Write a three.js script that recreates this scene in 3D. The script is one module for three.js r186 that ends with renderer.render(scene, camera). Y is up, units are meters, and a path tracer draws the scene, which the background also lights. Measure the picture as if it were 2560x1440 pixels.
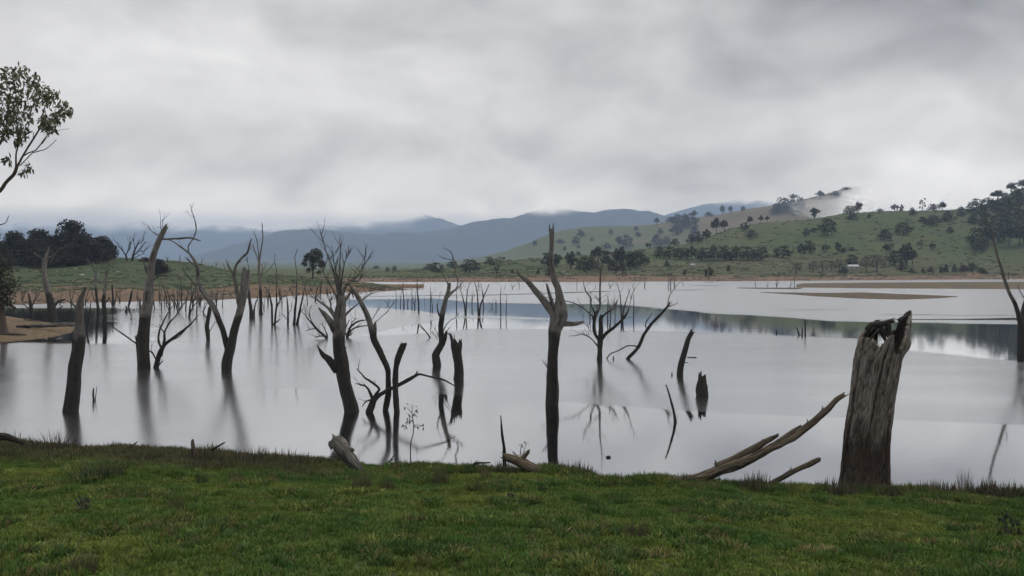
import * as THREE from 'three';
import { ImprovedNoise } from 'three/addons/math/ImprovedNoise.js';
import { mergeGeometries } from 'three/addons/utils/BufferGeometryUtils.js';

// ---------------------------------------------------------------- camera, sky, sun, exposure
const scene = new THREE.Scene();
const EYE = 4, FOCAL = 2217, PITCH = Math.atan(52 / FOCAL);       // eye height over the water, focal length in photo pixels
const camera = new THREE.PerspectiveCamera(2 * Math.atan(720 / FOCAL) * 180 / Math.PI, 16 / 9, 0.1, 14000);
camera.position.set(0, EYE, 0);
camera.rotation.set(-PITCH, 0, 0);
scene.add(camera);

const perlin = new ImprovedNoise();
const noise = (x, y, z = 0) => perlin.noise(x + 31.7, y + 17.3, z + 5.1);
const fbm = (x, y, z = 0, n = 4) => { let s = 0, a = 0.5; for (let i = 0; i < n; i++) { s += a * noise(x, y, z); x = x * 2.03 + 7.1; y = y * 2.03 + 3.7; z = z * 2.03 + 1.9; a *= 0.5; } return s; };
const clamp = (x, a = 0, b = 1) => Math.min(b, Math.max(a, x));
const lerp = (a, b, t) => a + (b - a) * t;
const smooth = (a, b, x) => { const t = clamp((x - a) / (b - a)); return t * t * (3 - 2 * t); };

// overcast sky: a cloud deck with broad soft bands, computed over the whole sphere
function makeSky() {
  const W = 2048, H = 1024, data = new Float32Array(W * H * 4);
  const bump = (a, e, a0, e0, sa, se) => Math.exp(-(((a - a0) / sa) ** 2) - ((e - e0) / se) ** 2);
  for (let j = 0; j < H; j++) for (let i = 0; i < W; i++) {
    const el = ((j + 0.5) / H - 0.5) * Math.PI, ph = ((i + 0.5) / W) * 2 * Math.PI - Math.PI;
    const x = Math.cos(ph) * Math.cos(el), z = Math.sin(ph) * Math.cos(el), y = Math.sin(el);
    const k = 1 / (Math.max(y, 0) + 0.16), px = x * k, pz = z * k;
    const warp = fbm(px * 0.9, pz * 0.9, 4.2, 3) * 0.9;
    let c = fbm(px * 0.75 + warp, pz * 1.1 + warp * 0.6, 0.7, 6);
    const az = Math.atan2(x, -z) * 180 / Math.PI, e = el * 180 / Math.PI;   // degrees right of the view, above the horizon
    const ex = 1 - smooth(24, 45, e), ew = fbm(az * 0.07, e * 0.11, 3.3, 3) * 1.6;
    const c2 = fbm(az * 0.07 + ew * 0.5, e * 0.17 + ew * 0.3, 9.1, 6), c3 = 0.42 - 1.5 * Math.abs(fbm(az * 0.08 + ew * 0.5, e * 0.15 + ew * 0.4, 5.5, 6)), c4 = fbm(az * 0.26 + ew, e * 0.42 + ew, 7.7, 6);   // banks seen low, edge on, and their billows
    let b = SKY.base + SKY.deck * c * (1 - ex * 0.4) + (SKY.bank * c2 + SKY.billow * (c3 + 0.65 * c4)) * ex;
    const m = fbm(az * 0.05, e * 0.13, 2.2, 4) * 2;                         // frays the edges of the broad masses
    b += SKY.feats.reduce((s, [a0, e0, sa, se, v]) => s + v * bump(az + m * 3.5, e + m * 1.3, a0, e0, sa, se), 0);
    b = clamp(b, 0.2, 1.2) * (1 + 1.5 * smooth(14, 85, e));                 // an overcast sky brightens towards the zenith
    const t = clamp((b - 0.36) / 0.3);                                     // thinner cloud is whiter, thick cloud slightly blue
    const o = (j * W + i) * 4;
    // the deck stands beyond the haze: what it must give off to look this bright through that much air
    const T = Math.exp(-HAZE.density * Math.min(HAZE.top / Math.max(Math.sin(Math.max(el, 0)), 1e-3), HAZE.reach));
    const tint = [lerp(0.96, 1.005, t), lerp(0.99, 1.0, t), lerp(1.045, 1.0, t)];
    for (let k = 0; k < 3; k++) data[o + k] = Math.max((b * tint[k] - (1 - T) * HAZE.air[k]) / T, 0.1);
    data[o + 3] = 1;
  }
  const t = new THREE.DataTexture(data, W, H, THREE.RGBAFormat, THREE.FloatType);
  t.mapping = THREE.EquirectangularReflectionMapping; t.magFilter = THREE.LinearFilter; t.needsUpdate = true;
  return t;
}
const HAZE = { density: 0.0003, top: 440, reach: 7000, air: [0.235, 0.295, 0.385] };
const SKY = {
  base: 0.565, deck: 0.14, bank: 0.22, billow: 0.17,
  feats: [           // azimuth, elevation, their spreads, brightness
    [-16, 11, 18, 4, 0.06], [25, 16.5, 13, 4.5, -0.38], [4, 14, 26, 3.2, -0.02], [12, 6, 9, 1.9, -0.19], [-6, 8.2, 12, 1.5, -0.07],
    [24, 5.4, 8, 1.6, 0.1], [-22, 8, 9, 2, -0.05], [0, 4.2, 34, 1.5, 0.02], [25, 9.5, 10, 2, 0.03],
  ],
};
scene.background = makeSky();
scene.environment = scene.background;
const sun = new THREE.DirectionalLight(0xfff4e6, 1.5);
sun.position.set(240, 420, -160); sun.castShadow = true; sun.shadow.radius = 60; sun.shadow.mapSize.set(2048, 2048);
Object.assign(sun.shadow.camera, { left: -300, right: 300, top: 300, bottom: -300, near: 1, far: 1200 });
scene.add(sun);
const renderer = new THREE.WebGLRenderer({ antialias: true });
renderer.toneMapping = THREE.LinearToneMapping; renderer.toneMappingExposure = 1; renderer.shadowMap.enabled = true;
scene.fog = new THREE.FogExp2(new THREE.Color().setRGB(0.52, 0.7, 1.0), HAZE.density);

// ---------------------------------------------------------------- helpers
let seed = 7;
const rnd = () => { seed = (seed * 1664525 + 1013904223) >>> 0; return seed / 4294967296; };
const rr = (a, b) => a + (b - a) * rnd();
const reseed = (s) => { seed = (s * 7919 + 12345) >>> 0; rnd(); rnd(); };
const used = new Map();
function numbered(name) { const n = used.get(name) ?? 0; used.set(name, n + 1); return n ? `${name}_${String(n).padStart(3, '0')}` : name; }
function tag(o, label, category, group, kind) { if (label) o.userData.label = label; if (category) o.userData.category = category; if (group) o.userData.group = group; if (kind) o.userData.kind = kind; return o; }
function mesh(name, g, m, parent) { const o = new THREE.Mesh(g, m); o.name = parent ? name : numbered(name); o.castShadow = o.receiveShadow = true; (parent ?? scene).add(o); return o; }
function thing(name, label, category, pos, group) { const o = new THREE.Group(); o.name = numbered(name); o.position.copy(pos); scene.add(o); return tag(o, label, category, group); }
const V3 = (x, y, z) => new THREE.Vector3(x, y, z);
const ST = Math.sin(PITCH), CT = Math.cos(PITCH);
// the point seen at photo pixel (px, py), so many metres ahead of the camera
function at(px, py, d) { const a = (px - 1280) / FOCAL, b = (720 - py) / FOCAL, y = b * CT - ST, z = -b * ST - CT, s = d / -z; return new THREE.Vector3(a * s, EYE + y * s, -d); }
const depthAt = (py, h = 0) => { const b = (720 - py) / FOCAL, y = b * CT - ST, z = -b * ST - CT; return (h - EYE) / y * -z; };  // where the ray at row py reaches height h
const onWater = (px, py) => at(px, py, depthAt(py));
function project(x, y, z) { const v = y - EYE, yc = v * CT - z * ST, zc = v * ST + z * CT; return [1280 + FOCAL * x / -zc, 720 - FOCAL * yc / -zc]; }
// smooth curve through given [x, y] pairs
function curve(pts) { return (x) => { if (x <= pts[0][0]) return pts[0][1]; for (let i = 1; i < pts.length; i++) if (x <= pts[i][0]) { const [x0, y0] = pts[i - 1], [x1, y1] = pts[i]; const t = (x - x0) / (x1 - x0); return lerp(y0, y1, lerp(t, t * t * (3 - 2 * t), 0.35)); } return pts[pts.length - 1][1]; }; }
const lin = (r, g, b) => new THREE.Color().setRGB(r, g, b);
function texture(w, h, f, srgb = false) {      // f(u, v) -> [r, g, b] in 0..1
  const d = new Uint8Array(w * h * 4);
  for (let j = 0; j < h; j++) for (let i = 0; i < w; i++) { const c = f((i + 0.5) / w, (j + 0.5) / h), o = (j * w + i) * 4; for (let k = 0; k < 3; k++) d[o + k] = clamp(c[k]) * 255; d[o + 3] = 255; }
  const t = new THREE.DataTexture(d, w, h); t.wrapS = t.wrapT = THREE.RepeatWrapping; t.magFilter = THREE.LinearFilter; t.minFilter = THREE.LinearFilter; if (srgb) t.colorSpace = THREE.SRGBColorSpace; t.needsUpdate = true; return t;
}
// noise that tiles over the unit square
const torus = (u, v, s, n = 4, z = 0) => { const a = u * 2 * Math.PI, b = v * 2 * Math.PI, R = s / 6.283; return fbm(Math.cos(a) * R + 3, Math.sin(a) * R + Math.cos(b) * R * 1.01, Math.sin(b) * R + z, n); };
const scaled = (t, s, s2 = s) => { const c = t.clone(); c.repeat.set(1 / s, 1 / s2); c.needsUpdate = true; return c; };
const speckle = texture(512, 512, (u, v) => { const n = 0.78 + 0.55 * torus(u, v, 60, 3) + 0.35 * torus(u, v, 14, 4, 7); return [n, n, n]; });
const clods = texture(512, 512, (u, v) => { const n = 0.5 + 0.6 * torus(u, v, 40, 5, 3); return [n, n, n]; });
const woodGrain = texture(512, 512, (u, v) => {   // fibres run along v
  const w = torus(u, v, 6, 3, 2) * 0.06, f = torus(u + w, v * 0.5, 1, 1) * 0;
  const a = (u + w) * 2 * Math.PI; let s = 0, k = 0.5;
  for (const [n, l] of [[5, 1.2], [12, 2], [26, 3], [52, 5]]) { s += k * noise(Math.cos(a) * n + f, Math.sin(a) * n, Math.cos(v * 2 * Math.PI) * l + Math.sin(v * 2 * Math.PI) * l * 0.7); k *= 0.75; }
  let n = 0.66 + 0.95 * s + 0.3 * torus(u, v, 5, 3, 11); if (s < -0.22) n *= 0.55; n = Math.max(n, 0.12); return [n, n * 0.985, n * 0.96];
});

// ---------------------------------------------------------------- materials
const std = (o) => new THREE.MeshStandardMaterial({ roughness: 1, ...o });
const M = {
  land: std({ name: 'pasture', vertexColors: true, map: scaled(speckle, 9), bumpMap: scaled(clods, 6), bumpScale: 0.25, side: THREE.DoubleSide }),
  far: std({ name: 'forested_range', vertexColors: true, map: scaled(speckle, 220), transparent: true, side: THREE.DoubleSide }),
  bank: std({ name: 'grassy_soil', vertexColors: true, map: scaled(speckle, 1.1), bumpMap: scaled(clods, 0.7), bumpScale: 0.03 }),
  wood: std({ name: 'dead_wood', vertexColors: true, map: scaled(woodGrain, 0.9, 1.6), bumpMap: scaled(woodGrain, 0.9, 1.6), bumpScale: 0.06, roughness: 0.9 }),
  stick: std({ name: 'bare_twig', color: lin(0.045, 0.037, 0.03) }),
  bark: std({ name: 'gum_bark', color: lin(0.07, 0.055, 0.045), roughness: 0.95 }),
  leaf: std({ name: 'gum_leaf', color: lin(0.055, 0.064, 0.03), side: THREE.DoubleSide, roughness: 0.75 }),
  greenCrown: std({ name: 'green_crown', color: lin(0.034, 0.042, 0.018), side: THREE.DoubleSide, vertexColors: true }),
  oliveCrown: std({ name: 'olive_crown', color: lin(0.042, 0.037, 0.022), side: THREE.DoubleSide, vertexColors: true }),
  darkCrown: std({ name: 'dark_crown', color: lin(0.021, 0.0185, 0.012), side: THREE.DoubleSide, vertexColors: true }),
  crown: std({ name: 'gum_crown', color: lin(0.027, 0.03, 0.018), side: THREE.DoubleSide, vertexColors: true }),
  brownCrown: std({ name: 'bare_twig_crown', color: lin(0.07, 0.055, 0.042), side: THREE.DoubleSide, vertexColors: true }),
  grass: std({ name: 'grass_blade', side: THREE.DoubleSide, roughness: 0.85 }),
  stump: std({ name: 'weathered_stump', vertexColors: true, map: scaled(woodGrain, 0.5656, 0.75), bumpMap: scaled(woodGrain, 0.5656, 0.75), bumpScale: 0.035, roughness: 0.95 }),
  dry: std({ name: 'dry_stalk', side: THREE.DoubleSide }),
};

// ---------------------------------------------------------------- land: strips of hillside from shore to crest and down behind
// rows: from near to far, each { d, y } (seen at photo row y) or { d, h } (height over the water), as functions of the column px
function strip(name, px0, px1, nPx, rows, sub, amp, color, material, label) {
  const nRow = (rows.length - 1) * sub + 1, pos = [], uv = [], col = [], idx = [], cols = [];
  let alpha = false;
  for (let i = 0; i <= nPx; i++) {
    const px = lerp(px0, px1, i / nPx), a = (px - 1280) / FOCAL;
    const P = rows.map((r) => { const d = r.d(px); return [d, r.y ? at(px, r.y(px), d).y : r.h(px)]; });
    const column = [];
    for (let j = 0; j < nRow; j++) {
      const k = Math.min(Math.floor(j / sub), rows.length - 2), t = j / sub - k;
      const p0 = P[Math.max(k - 1, 0)], p1 = P[k], p2 = P[k + 1], p3 = P[Math.min(k + 2, P.length - 1)];
      const cr = (n) => { const lo = Math.min(p1[n], p2[n]), hi = Math.max(p1[n], p2[n]); const v = 0.5 * (2 * p1[n] + (p2[n] - p0[n]) * t + (2 * p0[n] - 5 * p1[n] + 4 * p2[n] - p3[n]) * t * t + (3 * p1[n] - p0[n] - 3 * p2[n] + p3[n]) * t * t * t); return clamp(v, lo, hi); };
      const d = lerp(p1[0], p2[0], t); let h = cr(1);
      const x = a * d / CT;
      const up = smooth(0, 1.5, h);
      h += up * amp[0] * fbm(x / amp[1], d / amp[1], 1.3, 5);
      column.push([x, h, d]);
      pos.push(x, h, -d); uv.push(x, d);
      const c = color(px, k + t, x, d, h, project(x, h, -d)[1]);
      if (c.length === 4) alpha = true;
      col.push(...c);
      if (i && j) { const n = pos.length / 3 - 1, m = n - nRow; idx.push(m - 1, n - 1, n, m - 1, n, m); }
    }
    cols.push(column);
  }
  const g = new THREE.BufferGeometry();
  g.setAttribute('position', new THREE.Float32BufferAttribute(pos, 3)); g.setAttribute('uv', new THREE.Float32BufferAttribute(uv, 2)); g.setAttribute('color', new THREE.Float32BufferAttribute(col, alpha ? 4 : 3));
  g.setIndex(idx); g.computeVertexNormals();
  const o = mesh(name, g, material); tag(o, label, null, null, 'structure');
  o.sample = () => { const c = cols[Math.floor(rnd() * nPx)], j = Math.floor(rnd() * (c.length - 1)), f = rnd(), k = rr(-0.5, 0.5) * (px1 - px0) / nPx / FOCAL; const d = lerp(c[j][2], c[j + 1][2], f); return [V3(lerp(c[j][0], c[j + 1][0], f) + k * d, lerp(c[j][1], c[j + 1][1], f), -d), (j + f) / sub]; };
  // the place on this strip seen at (px, py)
  o.spot = (px, py) => {
    const c = cols[clamp(Math.round((px - px0) / (px1 - px0) * nPx), 0, nPx)];
    let best = null;
    for (let j = 1; j < c.length; j++) {
      const ya = project(c[j - 1][0], c[j - 1][1], -c[j - 1][2])[1], yb = project(c[j][0], c[j][1], -c[j][2])[1];
      if (ya >= py && yb <= py) { const t = (ya - py) / Math.max(ya - yb, 1e-6); const d = lerp(c[j - 1][2], c[j][2], t); return new THREE.Vector3((px - 1280) / FOCAL * d / CT, lerp(c[j - 1][1], c[j][1], t), -d); }
      if (!best || Math.abs(yb - py) < best[0]) best = [Math.abs(yb - py), j];
    }
    const q = c[best[1]]; return new THREE.Vector3((px - 1280) / FOCAL * q[2] / CT, q[1], -q[2]);
  };
  return o;
}
const K = (v) => () => v;
const mix3 = (a, b, t) => a.map((v, i) => lerp(v, b[i], t));
// ---------------------------------------------------------------- the setting
const pasture = [0.046, 0.074, 0.01], straw = [0.095, 0.09, 0.034], soil = [0.2, 0.118, 0.074], sand = [0.24, 0.17, 0.105];
const blotch = (x, d, s, z = 0) => fbm(x / s, d / s, z, 4);

const shore = curve([[-1200, 235], [875, 238], [1400, 240], [1840, 254], [2560, 294], [3600, 330]]);
// ground sheet to the horizon: hollow where the lake lies
{
  const nA = 180, R = [], pos = [], col = [], uv = [], idx = [];
  for (let r = 6; r < 7000; r *= 1.09) R.push(r);
  pos.push(0, 1.7, 0); col.push(...pasture); uv.push(0, 0);
  R.forEach((r, k) => { for (let i = 0; i < nA; i++) {
    const a = i / nA * 2 * Math.PI, x = Math.sin(a) * r, z = -Math.cos(a) * r, d = -z;
    const far = shore(1280 + FOCAL * x / Math.max(d, 1)), lake = smooth(7, 12, d) * (1 - smooth(far + 32, far + 50, d)) * (1 - smooth(330, 420, Math.abs(x)));
    let h = lerp(1.6 + smooth(300, 7000, r) * 60 + fbm(x / 300, z / 300, 3, 4) * 3 * smooth(60, 500, r), -2.5, lake);
    pos.push(x, h, z); uv.push(x, -z);
    col.push(...mix3(pasture, straw, clamp(0.35 + blotch(x, z, 120))));
    const b = 1 + k * nA, n = 1 + k * nA + i, m = b + (i + 1) % nA;
    if (!k) idx.push(0, m, n); else idx.push(n - nA, m - nA, m, n - nA, m, n);
  } });
  const g = new THREE.BufferGeometry();
  g.setAttribute('position', new THREE.Float32BufferAttribute(pos, 3)); g.setAttribute('color', new THREE.Float32BufferAttribute(col, 3)); g.setAttribute('uv', new THREE.Float32BufferAttribute(uv, 2));
  g.setIndex(idx); g.computeVertexNormals();
  tag(mesh('ground', g, M.land), 'flat green valley floor that stretches out to the far ranges', null, null, 'structure');
}

// far ranges, cloud over their tops put in as a vertex alpha fade
const forest = (px, x, d) => mix3([0.024, 0.034, 0.03], [0.045, 0.055, 0.04], clamp(0.5 + blotch(x, d, 280) * 1.6));
function range(name, label, px0, px1, crest, d0, d1, fade) {
  return strip(name, px0, px1, 200, [{ d: K(d0), h: K(4) }, { d: K(lerp(d0, d1, 0.5)), y: (p) => lerp(668, crest(p), 0.42) }, { d: K(d1), y: crest }, { d: K(d1 * 1.2), h: K(10) }], 14, [26, 130],
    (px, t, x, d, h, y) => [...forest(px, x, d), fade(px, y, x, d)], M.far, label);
}
const cloudTwo = curve([[500, 590], [700, 578], [850, 566], [960, 558], [1030, 549], [1090, 532], [1160, 518]]), cloudOne = curve([[600, 570], [760, 560], [1000, 545], [1200, 515], [1290, 518], [1350, 526], [1420, 526], [1480, 514], [1600, 506], [1800, 500]]);
const ragged = (px, y) => fbm(px / 55, y / 22, 4, 4) * 22;
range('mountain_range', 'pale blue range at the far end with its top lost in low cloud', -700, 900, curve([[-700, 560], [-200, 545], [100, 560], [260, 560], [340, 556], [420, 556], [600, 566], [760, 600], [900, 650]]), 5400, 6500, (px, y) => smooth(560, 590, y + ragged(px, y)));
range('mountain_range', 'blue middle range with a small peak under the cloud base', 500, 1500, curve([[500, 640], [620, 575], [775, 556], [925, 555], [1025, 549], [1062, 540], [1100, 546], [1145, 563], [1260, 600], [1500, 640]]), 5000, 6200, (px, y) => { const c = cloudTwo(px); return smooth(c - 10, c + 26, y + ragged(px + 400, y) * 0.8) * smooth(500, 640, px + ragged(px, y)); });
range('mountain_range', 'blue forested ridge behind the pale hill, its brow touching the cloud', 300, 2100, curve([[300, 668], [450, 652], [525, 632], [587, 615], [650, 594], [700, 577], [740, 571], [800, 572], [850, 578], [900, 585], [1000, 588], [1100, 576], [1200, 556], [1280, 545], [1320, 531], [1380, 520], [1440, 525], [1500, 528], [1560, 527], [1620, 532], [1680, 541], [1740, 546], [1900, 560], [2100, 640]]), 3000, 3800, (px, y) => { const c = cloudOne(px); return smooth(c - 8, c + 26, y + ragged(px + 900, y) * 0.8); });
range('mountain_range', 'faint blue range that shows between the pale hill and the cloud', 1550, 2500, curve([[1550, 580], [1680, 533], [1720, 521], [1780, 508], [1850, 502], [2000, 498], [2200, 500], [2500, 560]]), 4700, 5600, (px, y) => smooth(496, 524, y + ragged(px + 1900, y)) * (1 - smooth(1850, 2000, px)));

// pale hill with scattered trees, made see-through by vertex colour on the right to stand for mist
const crestPale = curve([[950, 672], [1100, 656], [1200, 642], [1262, 630], [1305, 615], [1375, 587], [1412, 577], [1462, 571], [1550, 570], [1625, 565], [1675, 557], [1725, 549], [1775, 542], [1840, 532], [1871, 526], [1925, 520], [2005, 504], [2038, 496], [2082, 485], [2115, 474], [2200, 466], [2500, 470]]);
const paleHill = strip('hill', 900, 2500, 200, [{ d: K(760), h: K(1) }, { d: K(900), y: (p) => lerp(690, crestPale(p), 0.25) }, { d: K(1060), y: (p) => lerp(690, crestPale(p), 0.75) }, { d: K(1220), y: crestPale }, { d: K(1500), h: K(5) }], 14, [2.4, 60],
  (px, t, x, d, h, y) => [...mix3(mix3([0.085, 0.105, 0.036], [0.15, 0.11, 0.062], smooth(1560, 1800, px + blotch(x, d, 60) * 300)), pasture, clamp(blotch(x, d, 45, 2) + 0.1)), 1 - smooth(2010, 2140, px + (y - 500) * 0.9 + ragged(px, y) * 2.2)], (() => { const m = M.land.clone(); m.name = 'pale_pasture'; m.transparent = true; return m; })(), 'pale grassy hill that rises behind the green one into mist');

// the green hill on the far shore, with a bare brown beach
const crestGreen = curve([[-600, 690], [700, 690], [875, 686], [1000, 677], [1100, 671], [1200, 656], [1250, 651], [1340, 646], [1500, 636], [1575, 627], [1700, 612], [1772, 592], [1800, 582], [1824, 571], [1874, 561], [1925, 555], [2020, 549], [2067, 541], [2109, 533], [2186, 529], [2246, 526], [2320, 527], [2365, 526], [2418, 522], [2480, 506], [2560, 472], [2800, 440], [3600, 470]]);
const crestD = curve([[-600, 330], [875, 330], [1200, 350], [1500, 400], [1800, 470], [2300, 500], [2560, 520], [3600, 560]]);
const beachY = curve([[-600, 696], [875, 695], [1100, 693], [1300, 690], [1700, 688], [2560, 684], [3600, 682]]);
const greenHill = strip('hill', -500, 3300, 760, [{ d: (p) => shore(p) - 12, h: K(-2) }, { d: shore, h: K(0) }, { d: (p) => shore(p) + 26, y: beachY }, { d: (p) => lerp(shore(p) + 26, crestD(p), 0.42), y: (p) => lerp(beachY(p), crestGreen(p), 0.4) }, { d: crestD, y: crestGreen }, { d: (p) => crestD(p) + 60, y: (p) => crestGreen(p) + 14 }, { d: (p) => crestD(p) + 260, h: K(1) }], 16, [1.1, 30],
  (px, t, x, d, h, y) => {
    const g = mix3(mix3(pasture, straw, clamp(0.18 + blotch(x, d, 55) * 1.8 + blotch(x, d * 3, 12, 5) * 0.7 + (1 - smooth(1200, 1700, px)) * 0.25)), [0.028, 0.046, 0.013], clamp(blotch(x, d * 1.6, 16, 6) * 1.8 + blotch(x, d * 2, 5, 9) * 0.9));
    const low = mix3(g, [0.06, 0.06, 0.024], (1 - smooth(2.1, 3.2, t)) * 0.6);
    return mix3(mix3(soil, [0.16, 0.11, 0.07], clamp(0.3 + blotch(x, d * 4, 16) * 1.5)), low, smooth(1.7, 2.1, t + blotch(x, d, 9) * 0.7));
  }, M.land, 'green hillside pasture across the lake above a brown beach');

// the hillside on the near left, running out into a low brown point
const pShore = curve([[-1500, 70], [-300, 88], [37, depthAt(762)], [200, depthAt(757)], [350, depthAt(754)], [500, depthAt(752)], [575, depthAt(748)], [675, depthAt(744)], [775, depthAt(737)], [875, depthAt(731)], [975, depthAt(727)], [1015, depthAt(725)], [1060, 157]]);
const pWide = curve([[-1500, 1], [500, 1], [650, 0.7], [800, 0.35], [900, 0.2], [990, 0.12], [1060, 0.1]]);
const pSoil = curve([[-1500, 718], [37, 720], [200, 715], [350, 717], [500, 720], [625, 711], [775, 710], [850, 711], [900, 713], [950, 716], [990, 723], [1020, 728], [1060, 735]]);
const pCrest = curve([[-1500, 600], [-300, 632], [0, 645], [262, 643], [350, 647], [425, 652], [487, 658], [525, 666], [575, 677], [625, 685], [675, 688], [725, 692], [775, 696], [812, 701], [850, 707], [900, 709], [950, 712], [990, 720], [1020, 727], [1060, 735]]);
const leftHill = strip('hillside', -1000, 1060, 460, [{ d: (p) => pShore(p) - 8, h: K(-2) }, { d: pShore, h: K(0) }, { d: (p) => pShore(p) + 26 * pWide(p), y: pSoil }, { d: (p) => pShore(p) + 62 * pWide(p), y: (p) => lerp(pSoil(p), pCrest(p), 0.55) }, { d: (p) => pShore(p) + 105 * pWide(p), y: pCrest }, { d: (p) => pShore(p) + 150 * pWide(p), h: (p) => lerp(0.4, 3, pWide(p)) }, { d: (p) => pShore(p) + 190 * pWide(p) + 6, h: K(-2.2) }], 20, [0.5, 9],
  (px, t, x, d, h, y) => {
    const g = mix3(mix3([0.034, 0.064, 0.013], [0.072, 0.082, 0.034], clamp(0.12 + blotch(x, d * 2, 18) * 1.9)), [0.018, 0.036, 0.009], clamp(blotch(x, d * 2, 7, 4) * 2 + blotch(x, d * 2.5, 2, 8) * 1.4));
    const s = mix3([0.185, 0.112, 0.062], [0.1, 0.072, 0.046], clamp(0.3 + blotch(x, d * 3, 7) * 2));
    return mix3(s, g, smooth(1.7, 2.1, t + blotch(x, d, 5) * 0.75) * (1 - smooth(820, 880, px)));
  }, M.land, 'green hillside with a brown bank that ends in a low point');

// sand spit at the left edge and the low bars in the lake
function bar(name, label, px0, px1, near, far, rise, c1, c2) {
  const back = (p) => { const dn = depthAt(near(p)), dt = depthAt(far(p), rise(p)); return Math.max(dt, dn + 0.4); };
  return strip(name, px0, px1, 120, [{ d: (p) => depthAt(near(p)) - 1.5, h: K(-0.5) }, { d: (p) => depthAt(near(p)), h: (p) => Math.min(0.03, rise(p)) }, { d: back, h: rise }, { d: (p) => back(p) + 3 + rise(p) * 4, h: K(-0.5) }], 8, [0.12, 2.5],
    (px, t, x, d) => mix3(c1, c2, clamp(0.5 + blotch(x, d * 2.5, 3) * 2)), M.land, label);
}
const spit = bar('sand_spit', 'tan sand spit with driftwood at the left edge of the lake', -900, 196, curve([[-900, 960], [0, 855], [60, 850], [120, 842], [186, 826], [200, 823]]), curve([[-900, 760], [0, 788], [60, 797], [120, 806], [186, 816], [200, 823]]), curve([[-900, 1.2], [0, 0.75], [120, 0.42], [175, 0.2], [190, 0.02], [200, -0.3]]), [0.18, 0.125, 0.068], [0.1, 0.072, 0.042]);
bar('sandbar', 'long brown bar lying farther out across the right of the lake', 1960, 3300, curve([[1960, 717], [2010, 719], [2200, 721], [2560, 723], [3300, 728]]), curve([[1960, 716], [2010, 708], [2200, 706], [2400, 705], [3300, 702]]), curve([[1960, -0.25], [2010, 0.15], [2200, 0.35], [3300, 0.6]]), [0.15, 0.105, 0.065], [0.095, 0.085, 0.05]);
bar('sandbar', 'spindle shaped brown islet nearer than the long bar', 1880, 2410, curve([[1880, 730], [1960, 735], [2060, 742], [2160, 747], [2260, 749], [2340, 746], [2410, 741]]), curve([[1880, 730], [1960, 731], [2060, 732], [2160, 731], [2280, 736], [2410, 741]]), curve([[1880, -0.25], [1905, 0.05], [2000, 0.25], [2160, 0.42], [2300, 0.3], [2390, 0.08], [2410, -0.25]]), [0.125, 0.085, 0.06], [0.085, 0.07, 0.045]);
bar('sandbar', 'thin dark strip of mud under the far saplings', 1820, 2030, curve([[1820, 720], [1900, 722], [1990, 723], [2030, 720]]), curve([[1820, 719], [1900, 719], [1990, 719], [2030, 719]]), curve([[1820, -0.2], [1850, 0.06], [1990, 0.1], [2030, -0.2]]), [0.09, 0.07, 0.05], [0.07, 0.06, 0.045]);

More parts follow.
